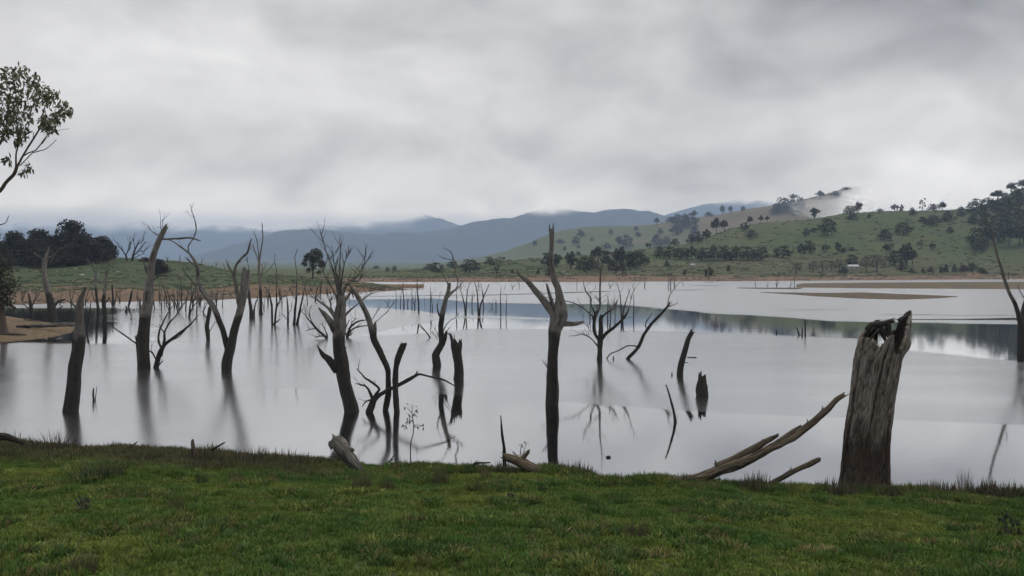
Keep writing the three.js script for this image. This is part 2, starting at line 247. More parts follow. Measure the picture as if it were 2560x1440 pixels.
// ---------------------------------------------------------------- water: calm where it mirrors the hills, roughened by the breeze elsewhere
{
  const top = curve([[700, 752], [900, 748], [1075, 746], [1200, 756], [1412, 760], [1550, 762], [1675, 772], [1800, 784], [1840, 786], [2097, 803], [2543, 811], [3000, 820]]);
  const wedgeA = curve([[820, 762], [900, 769], [1025, 776], [1100, 786], [1240, 791], [1370, 797], [1420, 800]]);
  const wedgeB = curve([[820, 850], [900, 838], [1025, 813], [1100, 799], [1200, 796], [1370, 799], [1420, 799]]);
  const bottom = curve([[700, 842], [1000, 838], [1200, 822], [1425, 826], [1800, 832], [2008, 842], [2148, 848], [2300, 880], [2560, 905]]);
  const glass = curve([[-400, 980], [640, 974], [900, 972], [1300, 1000], [1900, 1038], [2560, 1062], [3200, 1090]]);
  const W = 2048, H = 2048, X = 440, Z = 330;
  const rough = texture(W, H, (u, v) => {
    const x = (u - 0.5) * X, d = Math.max(v * Z, 3);
    const [px, py] = project(x, 0, -d);
    const n = fbm(x / 9, d / 22, 2, 4) * 0.6 + fbm(x / 11, d / 2.6, 17, 4) * 1.1, w = fbm(x / 30, d / 5, 7, 3) * 5;
    const soft = clamp((py - 690) / 120, 0.12, 1);
    const y = py + w * soft;
    const s = (a, k = 3) => smooth(-k, k, a);
    let r = 0.27;                                                     // breeze on the open lake
    const streak = smooth(0.05, 0.3, fbm(x / 26, d / 3.2, 12, 3)) * s(y - 774, 6) * smooth(1850, 2100, px) * 1.3;
    let calm = s(y - top(px)) * smooth(800, 880, px);
    calm = Math.max(calm, Math.min(streak, 0.9));
    const line = (f, w, a, z) => s(w - Math.abs(py - f(px)), 0.8) * smooth(a, a + 60, px) * (1 - smooth(z - 80, z, px));
    calm = Math.max(calm, 0.85 * line(curve([[880, 741], [1200, 738], [1580, 727]]), 1.1, 870, 1580), 0.6 * line(K(725), 0.9, 1640, 1800), 0.5 * line(K(714), 0.8, 1700, 1850));
    r = lerp(r, 0.035, calm);
    r = lerp(r, 0.27, s(y - wedgeA(px), 2) * s(wedgeB(px) - y, 2) * (1 - smooth(1340, 1420, px)) * smooth(800, 880, px));
    r = lerp(r, lerp(0.235, 0.15, smooth(0, 110, y - bottom(px))) + n * 0.07, s(y - bottom(px), 3));
    r = lerp(r, 0.19 + n * 0.05, (1 - smooth(820, 900, px)) * s(y - 775, 30));
    r = lerp(r, 0.045, (1 - smooth(260, 420, px + n * 160 + w * 8)) * s(y - 771, 2) * s(859 + w * 0.3 - y, 3));
    r = lerp(r, 0.045 + 0.02 * n + (0.085 + 0.06 * n) * smooth(790, 880, px) * (1 - smooth(1030, 1110, px)), s(y - glass(px), 2) * smooth(560, 780, px + 120 * n));
    return [0, r, 0];
  });
  rough.wrapS = rough.wrapT = THREE.ClampToEdgeWrapping; rough.repeat.set(1 / X, 1 / Z); rough.offset.set(0.5, 0);
  const ripple = texture(512, 512, (u, v) => { const n = 0.5 + 0.5 * torus(u, v, 16, 3) + 0.2 * torus(u, v, 46, 2, 5); return [n, n, n]; });
  const g = new THREE.BufferGeometry(), x = 520, z0 = 8, z1 = -420;
  g.setAttribute('position', new THREE.Float32BufferAttribute([-x, 0, z0, x, 0, z0, x, 0, z1, -x, 0, z1], 3));
  g.setAttribute('normal', new THREE.Float32BufferAttribute([0, 1, 0, 0, 1, 0, 0, 1, 0, 0, 1, 0], 3));
  g.setAttribute('uv', new THREE.Float32BufferAttribute([-x, -z0, x, -z0, x, -z1, -x, -z1], 2));
  g.setIndex([0, 1, 2, 0, 2, 3]);
  const m = std({ name: 'lake_water', color: lin(0.52, 0.53, 0.545), metalness: 1, roughness: 1, roughnessMap: rough, bumpMap: scaled(ripple, 5, 2.6), bumpScale: 0.0007 });
  tag(mesh('water', g, m), 'still grey lake, glassy in places and ruffled in others', null, null, 'structure');
}

// ---------------------------------------------------------------- the grassy bank underfoot
const EDGE = [[-300, 1092, 1.45], [0, 1104, 1.45], [100, 1118, 1.45], [300, 1120, 1.45], [500, 1132, 1.45], [640, 1142, 1.42], [830, 1158, 1.4], [1000, 1166, 1.4], [1160, 1174, 1.4], [1380, 1175, 1.4], [1440, 1184, 1.4], [1500, 1202, 1.38], [1580, 1202, 1.38], [1640, 1196, 1.38], [1760, 1206, 1.36], [1900, 1219, 1.35], [2100, 1224, 1.35], [2300, 1226, 1.35], [2560, 1230, 1.35], [2900, 1232, 1.35]].map(([px, y, h]) => { const d = depthAt(y + 7, h); return [(px - 1280) / FOCAL * d, d, h]; });
const edgeD = curve(EDGE.map(([x, d]) => [x, d])), edgeH = curve(EDGE.map(([x, , h]) => [x, h]));
function bankH(x, d) {
  const De = edgeD(x), He = edgeH(x), t = d / De;
  let h = d < De ? lerp(2.4, He, Math.pow(Math.max(t, 0), 1.08)) : He;
  if (d < 0) h = 2.4 + 0.02 * d;
  h += (0.1 * fbm(x / 2.6, d / 2.6, 1, 3) + 0.035 * noise(x / 0.55, d / 0.55, 2)) * (1 - 0.6 * smooth(-1.5, 0, d - De));
  const k = d - De; if (k > 0) h -= 0.1 * k + 0.42 * k * k / (k + 0.5);
  return Math.max(h, -3);
}
const brown = (x, d) => { const px = 1280 + FOCAL * x / Math.max(d, 1), k = edgeD(x) - d; return clamp(smooth(1.5, 0.8, k + fbm(x / 0.9, d / 0.9, 5, 3) * 0.8) * (1 - smooth(760, 900, px)) + smooth(0.02, -0.6, k) * 0.9); };
{
  const nx = 300, nd = 230, pos = [], col = [], uv = [], idx = [];
  for (let j = 0; j <= nd; j++) for (let i = 0; i <= nx; i++) {
    const x = lerp(-17, 17, i / nx), d = lerp(-8, 22, j / nd), h = bankH(x, d);
    pos.push(x, h, -d); uv.push(x, d);
    const lush = clamp(0.5 + fbm(x / 1.4, d / 1.4, 8, 4) * 1.5);
    col.push(...mix3(mix3([0.06, 0.085, 0.013], [0.036, 0.074, 0.009], lush), mix3([0.1, 0.068, 0.042], [0.06, 0.045, 0.03], clamp(0.5 + noise(x * 3, d * 3))), brown(x, d)));
    if (i && j) { const n = pos.length / 3 - 1, m = n - nx - 1; idx.push(m - 1, m, n, m - 1, n, n - 1); }
  }
  const g = new THREE.BufferGeometry();
  g.setAttribute('position', new THREE.Float32BufferAttribute(pos, 3)); g.setAttribute('color', new THREE.Float32BufferAttribute(col, 3)); g.setAttribute('uv', new THREE.Float32BufferAttribute(uv, 2));
  g.setIndex(idx); g.computeVertexNormals();
  tag(mesh('bank', g, M.bank), 'grassy near bank in the foreground, with bare brown soil along its left edge', null, null, 'structure');
}
const onBank = (px, py) => { let d = 3; for (; d < 22; d += 0.02) { const p = at(px, py, d); if (p.y <= bankH(p.x, d)) return p; } return at(px, py, edgeD(0)); };
// ---------------------------------------------------------------- dead wood
const HIGH_WATER = 2.1;                    // wood under the old high-water line is dark, above it weathered grey
// one limb: a tapering tube through points [{ p, r }], knobbly, its end broken off or run out to a tip
function limb(pts, { broken = false, tone = 1, wet = HIGH_WATER, seg, rough = 1, closed = true } = {}) {
  const c = new THREE.CatmullRomCurve3(pts.map((q) => q.p), false, 'catmullrom', 0.3), n = pts.length - 1;
  const big = Math.max(...pts.map((q) => q.r)), len = c.getLength();
  const S = seg ?? (big > 0.12 ? 16 : big > 0.05 ? 11 : big > 0.02 ? 7 : 5);
  const N = clamp(Math.ceil(len / Math.max(0.07, big * 0.8)), n * 2, 60);
  const pos = [], uv = [], col = [], idx = [], z0 = rr(0, 50);
  let prev = null, run = 0, last = null;
  for (let i = 0; i <= N; i++) {
    const t = i / N, p = c.getPoint(t), tan = c.getTangent(t).normalize();
    if (!prev) prev = new THREE.Vector3(0.31, 0.05, 0.94);
    const nx = prev.clone().addScaledVector(tan, -prev.dot(tan)).normalize(), ny = tan.clone().cross(nx); prev = nx;
    if (last) run += p.distanceTo(last); last = p;
    const k = Math.min(Math.floor(t * n), n - 1), f = t * n - k, r0 = lerp(pts[k].r, pts[k + 1].r, f);
    for (let j = 0; j <= S; j++) {
      const a = j / S * 2 * Math.PI, ca = Math.cos(a), sa = Math.sin(a);
      const w = 1 + rough * (0.22 * noise(ca * 1.1 + z0, sa * 1.1, run / Math.max(big * 5, 0.12)) + 0.12 * noise(ca * 2.6 + z0, sa * 2.6 + 9, run / Math.max(big * 9, 0.2)) + 0.1 * noise(ca * 1.3 + z0, sa * 1.3, run / Math.max(big * 1.6, 0.04)));
      let q = p.clone().addScaledVector(nx, ca * r0 * w).addScaledVector(ny, sa * r0 * w);
      if (broken && i === N) q.addScaledVector(tan, r0 * (0.2 + 2.4 * Math.pow(Math.abs(noise(ca * 2.1 + z0 * 3, sa * 2.1, 4)) * 1.6, 1.3)));
      pos.push(q.x, q.y, q.z); uv.push(j / S * Math.max(0.3, Math.round(6.283 * big / 0.3) * 0.3), run);
      const g = smooth(wet - 0.07, wet + 0.12, q.y + 0.3 * noise(q.x * 1.7, q.y * 0.8, q.z * 1.7)) * clamp(0.86 + 0.5 * noise(q.x * 3, q.y * 1.2, q.z * 3), 0.35, 1.2);
      const s = tone * clamp(0.55 + 4.5 * big, 0.6, 1);
      col.push(lerp(0.026, 0.172 * s, g), lerp(0.02, 0.163 * s, g), lerp(0.0165, 0.15 * s, g));
      if (i && j) { const m = pos.length / 3 - 1, b = m - S - 1; idx.push(b - 1, b, m, b - 1, m, m - 1); }
    }
  }
  const cap = (row, dir) => { const m = pos.length / 3, q = c.getPoint(row ? 1 : 0).addScaledVector(c.getTangent(row ? 1 : 0), broken && row ? -0.5 * pts[n].r : 0); pos.push(q.x, q.y, q.z); uv.push(0, run); const dk = broken && row ? 0.05 : 0.04; col.push(dk * 1.2, dk, dk * 0.8); const b = row * N * (S + 1); for (let j = 0; j < S; j++) dir ? idx.push(b + j, b + j + 1, m) : idx.push(b + j + 1, b + j, m); };
  if (closed) { cap(1, true); cap(0, false); }
  const g = new THREE.BufferGeometry();
  g.setAttribute('position', new THREE.Float32BufferAttribute(pos, 3)); g.setAttribute('uv', new THREE.Float32BufferAttribute(uv, 2)); g.setAttribute('color', new THREE.Float32BufferAttribute(col, 3));
  g.setIndex(idx); g.computeVertexNormals();
  // close the seam in the normals
  const nm = g.attributes.normal; for (let i = 0; i <= N; i++) { const a = i * (S + 1), b = a + S, v = new THREE.Vector3(nm.getX(a) + nm.getX(b), nm.getY(a) + nm.getY(b), nm.getZ(a) + nm.getZ(b)).normalize(); nm.setXYZ(a, v.x, v.y, v.z); nm.setXYZ(b, v.x, v.y, v.z); }
  return g;
}
// thin side twigs along a limb
function sideTwigs(pts, count, size, opts) {
  const c = new THREE.CatmullRomCurve3(pts.map((q) => q.p), false, 'centripetal'), out = [];
  for (let i = 0; i < count; i++) {
    const t = rr(0.3, 0.98), p = c.getPoint(t), tan = c.getTangent(t).normalize();
    const d = new THREE.Vector3(rr(-1, 1), rr(-0.2, 1), rr(-1, 1)).normalize().multiplyScalar(0.9).add(tan.multiplyScalar(0.7)).normalize(), L = size * rr(0.35, 1.1), r = size * 0.011;
    const b = p.clone().addScaledVector(d, L * 0.5).add(new THREE.Vector3(rr(-1, 1), rr(-0.3, 1), rr(-1, 1)).multiplyScalar(L * 0.12)), e = b.clone().addScaledVector(d, L * 0.5).add(new THREE.Vector3(rr(-1, 1), rr(0, 1.6), rr(-1, 1)).multiplyScalar(L * 0.16));
    out.push(limb([{ p, r: r * 1.5 }, { p: b, r: r * 1.1 }, { p: e, r: r * 0.4 }], { ...opts, seg: 4 }));
    if (rnd() < 0.6) { const s = b.clone().lerp(e, 0.2), e2 = s.clone().addScaledVector(d, L * 0.3).add(new THREE.Vector3(rr(-1, 1), rr(-0.2, 1), rr(-1, 1)).multiplyScalar(L * 0.28)); out.push(limb([{ p: s, r: r }, { p: e2, r: r * 0.4 }], { ...opts, seg: 4 })); }
  }
  return out;
}
// A dead tree. limbs: [kind, column, row, width, column, row, width, ...] as the photograph shows them; the first starts at the foot.
// The foot fixes how far away it stands; each limb then leans nearer or farther by its own amount.
function deadTree(name, label, category, limbs, o = {}) {
  reseed(o.seed ?? Math.round(limbs[0][1] * 3 + limbs[0][2]));
  const [, fx, fy] = limbs[0], foot = o.foot ?? (o.land ? o.land(fx, fy) : onWater(fx, fy)), D = -foot.z, m = D / FOCAL;
  const t = thing(name, label, category, foot, o.group);
  const laid = [];                                   // [px, py, depth] of limbs so far, where others spring from
  for (let [kind, ...v] of limbs) {
    const broken = kind.endsWith('!'); kind = kind.replace('!', '');
    const trunk = !laid.length, pts = [];
    let d = D;
    if (!trunk) { let best = 1e9; for (const q of laid) { const e = Math.hypot(q[0] - v[0], q[1] - v[1]); if (e < best) { best = e; d = q[2]; } } }
    const slope = trunk ? rr(-0.12, 0.12) : o.flat ? rr(-0.15, 0.15) : rr(0.25, 0.8) * (rnd() < 0.5 ? -1 : 1);
    let run = 0;
    for (let i = 0; i < v.length; i += 3) {
      if (i) run += Math.hypot(v[i] - v[i - 3], v[i + 1] - v[i - 2]) * m;
      const dd = d + slope * run + (i && !trunk ? rr(-0.05, 0.05) * run : 0);
      const w = Math.max(v[i + 2] * (trunk ? 1 : lerp(0.72, 1, clamp((v[i + 2] - 3) / 7))), 1.4) * dd / FOCAL / 2;
      pts.push({ p: at(v[i], v[i + 1], dd).sub(foot), r: w });
    }
    for (let i = 0; i < v.length - 3; i += 3) for (let k = 0; k < 4; k++) { const f = k / 4; const a = pts[i / 3].p, b = pts[i / 3 + 1].p; laid.push([lerp(v[i], v[i + 3], f), lerp(v[i + 1], v[i + 4], f), lerp(-a.z, -b.z, f) + D]); }
    if (trunk && !o.lying) { const b = pts[0]; pts.unshift({ p: b.p.clone().sub(pts[1].p).setY(0).multiplyScalar(0.1).add(b.p).add(new THREE.Vector3(0, -(o.sink ?? 0.5), 0)), r: b.r * 1.12 }); }
    const opts = { broken, tone: (o.tone ?? 1) * 1.42, wet: (o.wet ?? HIGH_WATER) - foot.y, rough: o.rough ?? 1.4 };
    const gs = [limb(pts, opts)];
    const tw = trunk || kind !== 'branch' ? 0 : (o.twigs ?? (o.land ? 0 : 2));
    if (tw && v.length > 6) gs.push(...sideTwigs(pts, tw, o.twigSize ?? 0.45, opts));
    mesh(kind, gs.length > 1 ? mergeGeometries(gs) : gs[0], M.wood, t);
  }
  return t;
}
const T = 'dead tree', B = 'branch';
deadTree('dead_tree', 'tall bare stump with a split trunk and tapering tip beside two thin sticks', T, [
  ['trunk!', 177, 1029, 33, 184, 960, 32, 190, 905, 31, 196, 860, 28, 199, 825, 23, 199, 792, 17, 200, 755, 15, 205, 740, 10, 213, 722, 6],
  [B, 199, 778, 8, 190, 768, 7, 182, 760, 6, 175, 757, 4], ['splinter', 182, 905, 8, 182, 870, 7, 185, 835, 6, 192, 805, 7]], { sink: 0.6, flat: true });
deadTree('dead_stick', 'pair of thin dark sticks poking out of the water beside the bare stump', 'stick', [['trunk', 234, 1001, 5, 233, 985, 5, 234, 970, 3], ['stick', 238, 1001, 4, 240, 985, 3, 242, 966, 2]], { flat: true });
deadTree('dead_tree', 'big dead tree with a crooked top, long level bough and a hanging thin limb', T, [
  ['trunk!', 359, 921, 29, 357, 890, 29, 356, 855, 29, 359, 815, 25, 364, 780, 27, 369, 755, 26, 371, 730, 26, 376, 692, 19, 380, 655, 16, 386, 630, 13, 396, 605, 13, 403, 590, 13, 410, 577, 11, 415, 568, 9],
  ['stub!', 349, 880, 14, 346, 860, 12, 342, 843, 8], [B, 346, 862, 5, 339, 858, 5, 310, 837, 5, 288, 822, 4, 271, 805, 2], ['stub!', 354, 805, 9, 351, 775, 8, 349, 748, 5],
  [B, 373, 690, 11, 367, 675, 9, 359, 655, 5, 354, 643, 3], [B, 402, 597, 7, 418, 598, 6, 435, 597, 6, 452, 596, 6, 470, 594, 5, 486, 597, 5, 501, 602, 4],
  [B, 402, 592, 4, 392, 586, 4, 382, 580, 3, 373, 570, 2.5, 370, 562, 2], [B, 405, 580, 3, 402, 568, 2.5, 401, 552, 2], [B, 408, 575, 3, 406, 562, 2, 407, 547, 1.6],
  [B, 378, 705, 6, 388, 697, 5, 400, 688, 4, 412, 682, 3, 425, 680, 2]], { flat: true });
deadTree('dead_tree', 'small many-stemmed dead tree hard against the big crooked one', T, [
  ['trunk', 391, 919, 14, 393, 905, 12, 396, 890, 12, 401, 877, 11, 406, 868, 9], [B, 400, 890, 10, 406, 872, 9, 413, 860, 9, 430, 847, 8, 457, 827, 7, 476, 811, 5, 490, 795, 4, 497, 787, 2], [B, 430, 850, 4, 446, 843, 4, 462, 826, 4, 480, 806, 2],
  [B, 404, 870, 7, 397, 856, 7, 396, 843, 6, 399, 825, 5, 408, 805, 5, 418, 785, 4, 428, 771, 3, 438, 758, 2], [B, 408, 866, 8, 411, 848, 7, 412, 828, 6, 425, 805, 5, 436, 794, 4, 450, 775, 4, 460, 760, 3, 471, 748, 2],
  [B, 411, 832, 4, 403, 822, 4, 398, 811, 3], [B, 393, 905, 5, 387, 893, 5, 380, 881, 5, 369, 875, 4], [B, 396, 915, 4, 402, 908, 4, 409, 901, 2]], { twigs: 1, twigSize: 0.6 });
deadTree('dead_tree', 'forked dead tree with one long limb reaching across to a tall thin spray', T, [
  ['trunk!', 566, 928, 24, 568, 905, 24, 573, 880, 26, 582, 842, 22, 592, 805, 20, 600, 780, 20, 606, 755, 20, 610, 730, 20, 612, 705, 19, 615, 682, 18],
  [B, 571, 872, 17, 565, 855, 15, 557, 825, 14, 547, 800, 14, 535, 772, 15, 520, 745, 13, 505, 727, 11, 497, 708, 9, 495, 690, 9, 494, 672, 9, 488, 655, 8, 473, 633, 6, 450, 616, 5, 438, 607, 4, 424, 600, 3],
  [B, 490, 716, 6, 478, 700, 5, 468, 688, 4, 457, 674, 2], [B, 492, 668, 6, 480, 658, 5, 470, 650, 4, 462, 642, 2], [B, 472, 632, 4, 470, 618, 4, 475, 608, 4, 481, 600, 4, 490, 580, 4, 490, 565, 4, 486, 545, 3, 480, 530, 3, 478, 520, 2, 475, 510, 1.6],
  [B, 601, 770, 13, 595, 745, 11, 589, 715, 10, 585, 692, 10, 587, 677, 8, 591, 662, 6, 604, 645, 7, 618, 632, 6, 624, 612, 6, 629, 596, 3], [B, 585, 688, 8, 577, 675, 6, 570, 664, 5, 566, 650, 2], [B, 624, 685, 3, 620, 660, 2, 617, 640, 1.6]], { flat: true });
deadTree('dead_tree', 'weathered snag with upper branch stubs in the water between two forked trees', T, [['trunk!', 521, 851, 9, 519, 835, 10, 517, 817, 10, 520, 800, 9, 524, 775, 9, 529, 750, 6, 530, 730, 4], [B, 521, 835, 3, 528, 822, 3, 538, 804, 2], [B, 520, 800, 4, 513, 790, 4, 506, 778, 2], [B, 526, 775, 3, 534, 762, 3, 540, 745, 2]]);
deadTree('dead_tree', 'tall pale gum skeleton rising behind the driftwood on the spit', T, [
  ['trunk', 132, 812, 20, 131, 790, 18, 128, 765, 17, 124, 745, 16, 119, 725, 14, 112, 695, 12, 110, 675, 11, 112, 655, 11, 115, 640, 9, 120, 628, 5, 123, 617, 2.5], [B, 111, 655, 4, 104, 646, 3.5, 97, 640, 3, 85, 632, 2], [B, 118, 645, 5, 128, 641, 4, 138, 634, 3, 152, 620, 2], [B, 110, 685, 5, 100, 676, 4, 92, 671, 4, 88, 664, 2],
  [B, 131, 775, 7, 139, 762, 7, 148, 752, 6, 163, 748, 4], [B, 133, 792, 4, 144, 776, 4, 157, 764, 3], [B, 127, 655, 3, 134, 640, 3, 130, 628, 2], [B, 117, 725, 6, 112, 715, 5, 109, 705, 3]], { tone: 1.15, twigs: 1, twigSize: 1.0 });
deadTree('dead_tree', 'slim pale trunk with a dark foot beside the drowned thicket on the left', T, [['trunk!', 261, 811, 10, 262, 790, 9, 261, 770, 9, 260, 750, 9, 262, 725, 7, 265, 700, 7, 267, 672, 5], [B, 260, 760, 5, 254, 752, 4, 248, 747, 2], [B, 263, 757, 5, 270, 750, 5, 273, 743, 2], [B, 266, 690, 3, 271, 682, 2, 274, 676, 1.6]], { tone: 1.2 });
deadTree('dead_tree', 'slender forked dead tree with a Y top before the brown bank', T, [['trunk', 246, 783, 8, 244, 760, 7, 241, 735, 6, 239, 710, 5, 238, 680, 3], [B, 238, 685, 3, 232, 668, 3, 218, 645, 1.8], [B, 239, 680, 3, 243, 665, 2, 248, 648, 1.6], [B, 243, 760, 4, 235, 748, 3, 230, 732, 2]], { twigs: 2, twigSize: 1 });
deadTree('dead_tree', 'thin dark pole with side stems at the water edge below the green slope', T, [['trunk', 283, 766, 7, 282, 745, 5, 281, 720, 4, 280, 698, 2], [B, 285, 763, 5, 289, 748, 4, 293, 725, 2], [B, 281, 764, 3, 276, 752, 3, 273, 742, 1.6]]);
deadTree('dead_tree', 'short leaning dark stump out from the brown bank', T, [['trunk', 321, 768, 4, 325, 752, 6, 327, 742, 6, 330, 727, 2.5]]);
deadTree('dead_stick', 'small hooked dark stump in open water past the slim pale trunk', 'stick', [['trunk', 315, 780, 8, 317, 774, 5, 316, 768, 4, 313, 765, 3]]);
deadTree('dead_stick', 'thin stake leaning up beside the split bare stump', 'stick', [['trunk', 217, 832, 4, 222, 800, 4, 225, 775, 3, 227, 756, 1.6]]);
deadTree('dead_tree', 'drowned forked stump in the shadowed water off the spit', T, [['trunk', 80, 782, 9, 78, 768, 8, 75, 752, 6, 71, 733, 3], [B, 79, 766, 5, 85, 755, 4, 92, 731, 2], [B, 80, 775, 4, 70, 770, 4, 58, 760, 2], [B, 84, 756, 3, 94, 742, 2, 100, 733, 1.6]], { twigs: 2, twigSize: 0.9 });

deadTree('dead_tree', 'clump of curving dark stems in the water right of the forked dead tree', T, [['trunk', 629, 797, 12, 627, 775, 9, 624, 750, 7, 622, 722, 5, 621, 700, 3], [B, 634, 795, 7, 636, 772, 5, 640, 755, 4, 645, 744, 2], [B, 634, 794, 5, 640, 800, 5, 650, 804, 4, 661, 811, 2]], { twigs: 2, twigSize: 1 });
deadTree('dead_tree', 'tall slender dead tree with a high spray of three thin leaders', T, [['trunk', 652, 786, 9, 652, 760, 8, 651, 725, 7, 648, 690, 6, 648, 660, 6, 649, 645, 5, 653, 622, 4, 657, 600, 3, 656, 575, 2.5, 655, 557, 2], [B, 648, 662, 5, 644, 645, 4, 637, 628, 4, 632, 612, 3], [B, 648, 650, 4, 645, 625, 3, 642, 600, 3, 634, 578, 2], [B, 655, 690, 4, 656, 675, 3, 655, 660, 2], [B, 654, 780, 4, 661, 792, 4, 672, 808, 3], [B, 650, 690, 3, 660, 672, 2, 668, 655, 1.6]], { twigs: 1, twigSize: 1 });
deadTree('dead_tree', 'two stemmed dead tree spreading like a V in the shallows', T, [['trunk', 681, 812, 6, 680, 790, 5, 679, 762, 5, 672, 732, 4, 665, 720, 3, 659, 716, 2], [B, 687, 811, 6, 689, 785, 6, 692, 760, 5, 691, 730, 4, 691, 700, 3, 691, 672, 3, 686, 650, 2, 688, 636, 1.6], [B, 690, 772, 4, 697, 757, 4, 705, 743, 3, 717, 741, 2], [B, 684, 810, 4, 693, 805, 4, 701, 797, 2], [B, 687, 655, 2, 677, 668, 2, 664, 682, 1.6]], { twigs: 2, twigSize: 1 });
deadTree('dead_tree', 'single thin upright dead stem between two V shaped ones', T, [['trunk', 720, 812, 5, 720, 790, 4, 719, 762, 4, 717, 742, 2], [B, 720, 790, 2, 728, 772, 2, 730, 755, 1.6], [B, 719, 800, 2, 712, 792, 2, 706, 783, 1.6]], { twigs: 1, twigSize: 0.8 });
deadTree('dead_tree', 'pair of straight dark stems standing close together left of the big leafless tree', T, [['trunk', 735, 811, 7, 738, 775, 6, 741, 740, 5, 742, 700, 3, 741, 675, 2, 737, 645, 2, 744, 622, 1.6], [B, 743, 811, 8, 748, 785, 7, 754, 755, 5, 760, 725, 3], [B, 741, 680, 2, 750, 690, 2, 757, 700, 1.6], [B, 740, 750, 3, 730, 735, 2, 724, 715, 1.6]], { twigs: 2, twigSize: 1.1 });

deadTree('dead_tree', 'large leafless tree in mid lake with a fan of thin bare branches', T, [
  ['trunk!', 880, 1029, 37, 872, 995, 33, 862, 955, 32, 854, 905, 31, 848, 870, 30, 846, 842, 30, 848, 810, 30, 850, 785, 27, 853, 762, 22, 856, 745, 16],
  ['stub!', 843, 928, 20, 832, 910, 21, 820, 897, 18, 808, 888, 13, 799, 874, 7, 793, 863, 2.5], ['stub!', 838, 826, 18, 828, 808, 17, 818, 794, 16, 808, 782, 11, 797, 770, 4],
  [B, 850, 770, 15, 848, 745, 13, 847, 712, 9, 849, 685, 6, 850, 660, 4, 851, 625, 3, 850, 597, 1.8], [B, 848, 745, 10, 843, 715, 8, 836, 688, 6, 829, 662, 4, 818, 636, 3, 808, 606, 2, 800, 579, 1.6],
  [B, 849, 735, 8, 853, 705, 6, 858, 675, 4, 862, 655, 3, 870, 637, 2, 877, 621, 1.6], [B, 854, 755, 7, 862, 725, 5, 870, 706, 4, 882, 699, 4, 896, 688, 3, 904, 675, 3, 915, 655, 2, 926, 636, 1.6], [B, 878, 702, 4, 892, 705, 3, 903, 690, 3, 911, 655, 2, 914, 621, 1.6],
  [B, 842, 800, 11, 832, 785, 9, 820, 770, 8, 803, 757, 6, 789, 748, 4, 768, 731, 2], [B, 856, 800, 9, 866, 785, 7, 882, 770, 5, 898, 757, 4, 912, 746, 3, 932, 731, 1.8], [B, 846, 760, 7, 838, 735, 5, 826, 712, 4, 815, 695, 3, 806, 672, 1.6], [B, 850, 745, 6, 858, 722, 4, 872, 712, 4, 884, 730, 2], [B, 848, 712, 5, 838, 676, 3, 833, 645, 2, 829, 615, 1.6],
  [B, 855, 760, 9, 868, 745, 8, 878, 728, 6, 884, 745, 3], [B, 838, 790, 6, 828, 770, 5, 826, 750, 4, 835, 735, 2], ['stub', 858, 876, 9, 863, 872, 6, 866, 867, 2]], { twigs: 9, twigSize: 0.55 });
deadTree('fallen_branch', 'fallen twiggy bough half sunk left of the big leafless tree', 'branch', [['trunk', 818, 846, 7, 810, 838, 7, 795, 826, 6, 783, 812, 5, 772, 800, 3, 765, 792, 2], [B, 819, 842, 5, 815, 830, 4, 808, 815, 3, 801, 808, 2], [B, 806, 834, 5, 790, 822, 4, 778, 823, 3, 765, 827, 2], [B, 812, 841, 5, 800, 840, 4, 788, 844, 3], [B, 786, 815, 4, 776, 796, 3, 774, 775, 2, 780, 762, 1.6], [B, 778, 806, 3, 765, 790, 2, 752, 778, 1.6]], { twigs: 3, twigSize: 0.8, sink: 0.2 });
deadTree('fallen_branch', 'fallen twiggy bough half sunk behind the trunk of the big leafless tree', 'branch', [['trunk', 868, 844, 8, 871, 832, 7, 876, 818, 6, 890, 806, 5, 905, 801, 4, 917, 800, 2], [B, 871, 836, 6, 882, 822, 5, 900, 816, 4, 920, 814, 3], [B, 868, 842, 5, 863, 830, 4, 866, 815, 4, 874, 800, 2], [B, 876, 820, 4, 880, 806, 3, 892, 795, 2], [B, 870, 840, 5, 878, 836, 4, 877, 828, 2]], { twigs: 3, twigSize: 0.8, sink: 0.2 });
deadTree('dead_tree', 'leaning dead tree curving up leftwards behind the crooked branch', T, [['trunk!', 963, 1026, 14, 968, 1005, 15, 972, 980, 15, 970, 930, 15, 964, 910, 15, 955, 890, 16, 944, 868, 16, 936, 850, 17, 929, 825, 17, 922, 800, 13, 911, 772, 13, 903, 755, 12, 895, 742, 11, 886, 730, 9, 877, 717, 6], ['stub!', 934, 850, 14, 936, 830, 13, 938, 808, 6], [B, 926, 806, 3, 936, 790, 3, 944, 778, 2, 951, 769, 1.6], [B, 938, 806, 3, 952, 794, 2.5, 965, 782, 2, 977, 768, 2, 986, 751, 1.6]], { flat: true });
deadTree('dead_tree', 'slim broken pole with a notched top beside the leaning tree', T, [['trunk!', 992, 1031, 15, 990, 1005, 14, 988, 967, 14, 989, 930, 15, 993, 905, 15, 998, 888, 15, 1004, 872, 16, 1008, 864, 15], ['splinter', 1003, 873, 6, 1001, 866, 5, 999, 860, 2], ['splinter', 1009, 870, 6, 1014, 864, 4, 1018, 860, 2]], { flat: true });
